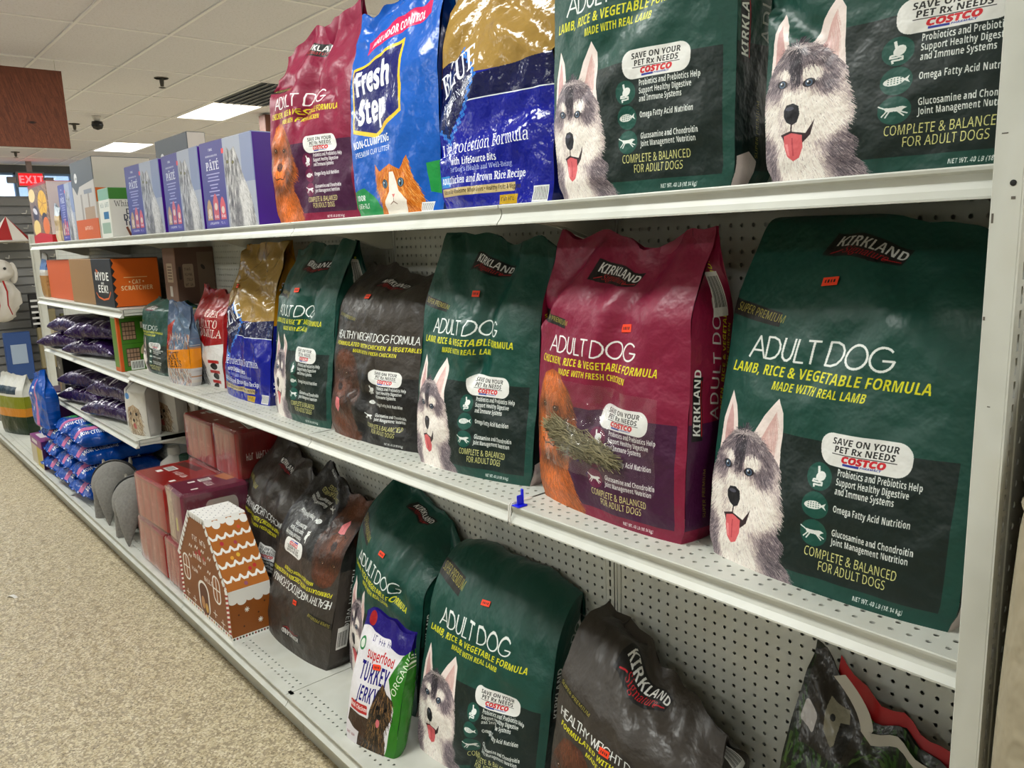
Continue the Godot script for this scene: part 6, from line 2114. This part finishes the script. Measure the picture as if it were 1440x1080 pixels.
func background() -> void:
	# hanging wooden sign over the aisle
	var s := thing("wooden_sign", "stained wooden sign board hung from the ceiling", "sign", Vector3(-6.0, 2.31, 0.32))
	var wm := print_mat(sign_print(), 0.6)
	part("board", box_up(Vector3(0.02, 0.585, 1.24), 0.002, {"front": Rect2(0, 0, 0.02, 1), "right": Rect2(0, 0, 1, 1), "top": Rect2(0, 0, 1, 0.02)}), wm, s)
	for z in [-0.58, 0.58]:
		part("wire", tube(PackedVector3Array([Vector3(0, 0.58, z), Vector3(0, 0.67, z)]), 0.0015, 6), mats.upright, s)
	# sprinkler heads
	var spr := mat(Color(0.34, 0.33, 0.31), 0.4, 0.6)
	var lab := ["between the wooden sign and the air vent", "beside the security camera", "before the exit sign"]
	for k in 3:
		var t := thing("sprinkler_head", "ceiling sprinkler head " + lab[k], "sprinkler", [Vector3(-6.30, CEIL, -1.16), Vector3(-9.39, CEIL, -1.15), Vector3(-12.6, CEIL, -1.08)][k], 0, "ceiling sprinklers")
		part("plate", lathe(PackedVector2Array([Vector2(0.055, -0.008), Vector2(0.06, -0.004), Vector2(0.06, 0.0), Vector2(0, 0)]), 16), spr, t)
		part("stem", lathe(PackedVector2Array([Vector2(0, -0.07), Vector2(0.014, -0.07), Vector2(0.018, -0.04), Vector2(0.02, 0.0)]), 10), spr, t)
		part("deflector", lathe(PackedVector2Array([Vector2(0, -0.085), Vector2(0.03, -0.083), Vector2(0.03, -0.08), Vector2(0, -0.078)]), 12), spr, t)
	var cam := thing("security_camera", "small dark domed security camera under the ceiling", "camera", Vector3(-8.70, CEIL, -1.22))
	part("mount", lathe(PackedVector2Array([Vector2(0, -0.05), Vector2(0.03, -0.05), Vector2(0.045, -0.01), Vector2(0.045, 0.0), Vector2(0, 0.0)]), 14), mats.white, cam)
	part("lens_housing", lathe(PackedVector2Array([Vector2(0, -0.15), Vector2(0.045, -0.135), Vector2(0.062, -0.10), Vector2(0.055, -0.06), Vector2(0, -0.05)]), 16), mat(Color(0.05, 0.06, 0.08), 0.25), cam)
	# missing ceiling tile with an air grille
	var v := thing("air_vent", "dark ceiling air grille beside the near light panel", "vent", Vector3(-6.60, CEIL - 0.006, -2.24))
	part("vent_back", box(Vector3(TX - 0.03, 0.006, TZ - 0.03)), mat(Color(0.40, 0.42, 0.45), 0.7), v)
	for i in 7:
		var b := part("slat", box(Vector3(TX - 0.05, 0.003, 0.03), 0.001), mat(Color(0.70, 0.71, 0.73), 0.5), v, Vector3(0, -0.012, -0.23 + i * 0.077))
		b.rotation.x = 0.6
	# wooden post behind the gondola
	one("wooden_post", "brown wooden post rising behind the gondola to the ceiling", "post", box(Vector3(0.16, CEIL - 0.02, 0.10), 0.004, {}, Vector3(0, CEIL * 0.5 - 0.01, 0)), mat(Color(0.30, 0.15, 0.08), 0.6), Vector3(-7.70, 0, -2.74))
	# exit sign
	var e := thing("exit_sign", "lit red exit sign hung before the far windows", "exit sign", Vector3(-13.9, 2.69, -1.47))
	part("case", box(Vector3(0.07, 0.24, 0.40), 0.006), mat(Color(0.42, 0.42, 0.42), 0.5), e)
	var em := mat(Color(0.75, 0.03, 0.06), 0.5)
	em.emission_enabled = true
	em.emission = Color(1.0, 0.04, 0.10)
	em.emission_energy_multiplier = 0.7
	part("face", box(Vector3(0.006, 0.19, 0.34), 0.001), em, e, Vector3(0.037, 0, 0))
	var tm := TextMesh.new()
	tm.text = "EXIT"
	var ef := SystemFont.new()
	ef.font_names = PackedStringArray(["Droid Sans"])
	ef.font_weight = 700
	tm.font = ef
	tm.font_size = 20
	tm.pixel_size = 0.0085
	tm.depth = 0.004
	var lm := mat(Color(0.95, 0.55, 0.58), 0.5)
	lm.emission_enabled = true
	lm.emission = Color(1.0, 0.45, 0.5)
	lm.emission_energy_multiplier = 0.6
	var l := part("letters", tm, lm, e, Vector3(0.043, 0, 0))
	l.rotation.y = PI / 2
	for z in [-0.27, 0.27]:
		part("emergency_lamp", box(Vector3(0.07, 0.10, 0.13), 0.01), mat(Color(0.45, 0.45, 0.45), 0.5), e, Vector3(0, -0.01, z))
	part("stem", box(Vector3(0.04, 0.18, 0.08)), mat(Color(0.5, 0.5, 0.5), 0.5), e, Vector3(0, 0.20, 0))
	var gl := OmniLight3D.new()
	gl.name = "exit_glow"
	gl.light_color = Color(1.0, 0.1, 0.12)
	gl.light_energy = 0.008
	gl.shadow_enabled = true
	gl.omni_range = 6.0
	gl.position = Vector3(0.08, 0, 0)
	e.add_child(gl)
	far_display()
	opposite_run()

func far_display() -> void:
	# a slatted display stand square to the aisle beyond the gondola, hung with toys
	var t := thing("slat_display", "grey slatted display wall beyond the gondola, hung with pet toys", "display wall", Vector3(-6.95, 0, -0.35))
	var board := mat(Color(0.48, 0.48, 0.48), 0.6)
	part("backing", box(Vector3(0.03, 2.0, 1.5)), board, t, Vector3(-0.02, 1.0, 0))
	var slat := box(Vector3(0.018, 0.062, 1.5), 0.003)
	for i in 26:
		part("slat", slat, board, t, Vector3(0.004, 0.06 + i * 0.0755, 0))
	for i in 26:
		var hk := part("hook", tube(PackedVector3Array([Vector3(0.01, 0, 0), Vector3(0.16, -0.005, 0), Vector3(0.19, 0.02, 0)]), 0.004, 6), mats.white, t, Vector3(0.01, 1.10 + (i % 7) * 0.125, -0.05 + (i / 7) * 0.17))
		hk.rotation.y = 0.02 * (i % 3)
	var red := mat(Color(0.60, 0.06, 0.06), 0.8)
	var wht := mat(Color(0.82, 0.80, 0.77), 0.9)
	var grn := mat(Color(0.08, 0.38, 0.12), 0.7)
	# plush dog
	var d := thing("plush_dog", "white plush dog with red ribbons hanging on the slatted display", "plush toy", Vector3(-6.66, 0.93, 0.235))
	part("body", grid_loop(16, 14, func(a: float, v: float) -> Vector3:
		var b := PI * (v - 0.5)
		var n := 1.0 + 0.35 * noise.get_noise_3d(cos(a) * 2.4, v * 7.0, sin(a) * 2.4)
		return Vector3(cos(a) * cos(b) * 0.11 * n, 0.21 + sin(b) * 0.20, sin(a) * cos(b) * 0.14 * n)), wht, d)
	part("head", grid_loop(16, 12, func(a: float, v: float) -> Vector3:
		var b := PI * (v - 0.5)
		var n := 1.0 + 0.3 * noise.get_noise_3d(cos(a) * 2.2, v * 6.0 + 9.0, sin(a) * 2.2)
		return Vector3(0.03 + cos(a) * cos(b) * 0.11 * n, 0.44 + sin(b) * 0.10, sin(a) * cos(b) * 0.12 * n)), wht, d)
	for s in [-1.0, 1.0]:
		part("ear", grid_loop(10, 8, func(a: float, v: float) -> Vector3:
			var b := PI * (v - 0.5)
			return Vector3(0.03 + cos(a) * cos(b) * 0.03, 0.42 + sin(b) * 0.09, s * 0.115 + sin(a) * cos(b) * 0.035)), wht, d)
		part("ribbon", tube(PackedVector3Array([Vector3(0.13, 0.36, s * 0.02), Vector3(0.16, 0.27, s * 0.035), Vector3(0.15, 0.16, s * 0.03), Vector3(0.16, 0.08, s * 0.05)]), 0.008, 6, 0.004), red, d)
		part("eye", grid_loop(8, 6, func(a: float, v: float) -> Vector3:
			var b := PI * (v - 0.5)
			return Vector3(0.135 + cos(a) * cos(b) * 0.012, 0.46 + sin(b) * 0.012, s * 0.045 + sin(a) * cos(b) * 0.012)), mats.black, d)
	# striped tent toy
	var tt := thing("striped_tent_toy", "red and white striped tent toy on the slatted display", "pet toy", Vector3(-6.72, 1.62, 0.10))
	for i in 8:
		var a0 := TAU * i / 8.0
		var a1 := TAU * (i + 1) / 8.0
		var st := stool()
		quad(st, Vector3(cos(a1) * 0.17, 0, sin(a1) * 0.17), Vector3(0, 0.20, 0), Vector3(0, 0.20, 0), Vector3(cos(a0) * 0.17, 0, sin(a0) * 0.17))
		part("tent_panel", done(st), red if i % 2 == 0 else wht, tt)
	part("tent_floor", lathe(PackedVector2Array([Vector2(0, -0.02), Vector2(0.175, -0.02), Vector2(0.175, 0.0), Vector2(0, 0.0)]), 16), wht, tt)
	for k in 2:
		var g := thing("green_bottle_toy", "green bottle shaped toy with pale cap, %s the tent toy" % ["beside", "further from"][k], "pet toy", Vector3(-6.74, 1.58, [-0.14, -0.32][k]), 0, "green bottle toys")
		part("toy_body", lathe(PackedVector2Array([Vector2(0, 0), Vector2(0.045, 0), Vector2(0.045, 0.16), Vector2(0.018, 0.22), Vector2(0, 0.22)]), 12), grn, g)
		part("cap", lathe(PackedVector2Array([Vector2(0.02, 0.215), Vector2(0.02, 0.25), Vector2(0, 0.25)]), 10), wht, g)
	# hanging packages
	var pk := [
		["blue hanging package low on the slatted display", Color(0.16, 0.28, 0.50), Color(0.60, 0.66, 0.74), Vector3(-6.78, 0.42, 0.14), Vector3(0.06, 0.42, 0.20)],
		["tan hanging package with pale window on the slatted display", Color(0.50, 0.46, 0.34), Color(0.70, 0.66, 0.56), Vector3(-6.78, 0.50, -0.10), Vector3(0.05, 0.52, 0.16)],
		["olive hanging package beside the tan one", Color(0.36, 0.36, 0.22), Color(0.62, 0.58, 0.48), Vector3(-6.78, 0.42, -0.29), Vector3(0.05, 0.55, 0.15)],
		["black package with white stripes under the plush dog", Color(0.05, 0.05, 0.06), Color(0.80, 0.80, 0.80), Vector3(-6.78, 0.86, -0.06), Vector3(0.05, 0.30, 0.14)]]
	for k in pk.size():
		var q: Array = pk[k]
		var g := thing("hanging_package", q[0], "package", q[3], 0, "packages hung on the display")
		part("card", box_up(q[4], 0.006), mat(q[1], 0.5), g)
		var st := stool()
		if k == 3:
			for i in 5:
				add_box(st, Vector3(q[4].x * 0.5 + 0.001, 0.04 + i * 0.05, 0), Vector3(0.003, 0.018, q[4].z * 0.9))
		else:
			add_box(st, Vector3(q[4].x * 0.5 + 0.002, q[4].y * 0.55, 0), Vector3(0.006, q[4].y * 0.4, q[4].z * 0.6), 0.002)
		part("label_window", done(st), mat(q[2], 0.3), g)
	# litter on the floor: a paper scrap
	one("paper_scrap", "torn white paper scrap lying on the beige floor", "paper", grid(4, 2, func(u, v): return Vector3((u - 0.5) * 0.07, 0.002 + 0.006 * sin(u * 5.0), (0.5 - v) * 0.022 * (1.0 - 0.5 * u)), func(u, v): return Vector2(u, v)), mats.white, Vector3(-2.76, 0, 0.91), 25)

# the shelving across the aisle, behind the camera: it keeps low light off the lower shelves
func opposite_run() -> void:
	var t := thing("facing_shelving", "grey steel shelving run across the aisle", "shelving", Vector3(-2.6, 0, 2.62))
	part("back_panel", box_up(Vector3(9.0, 1.75, 0.06), 0.004), mats.peg, t, Vector3(0, 0, 0.45))
	for y in [0.155, 0.60, 1.0, 1.40]:
		part("shelf_board", box(Vector3(9.0, 0.03, 0.42), 0.004), mats.steel, t, Vector3(0, y - 0.015, 0.21))
	part("plinth", box_up(Vector3(9.0, 0.12, 0.40), 0.004), mats.upright, t, Vector3(0, 0, 0.22))
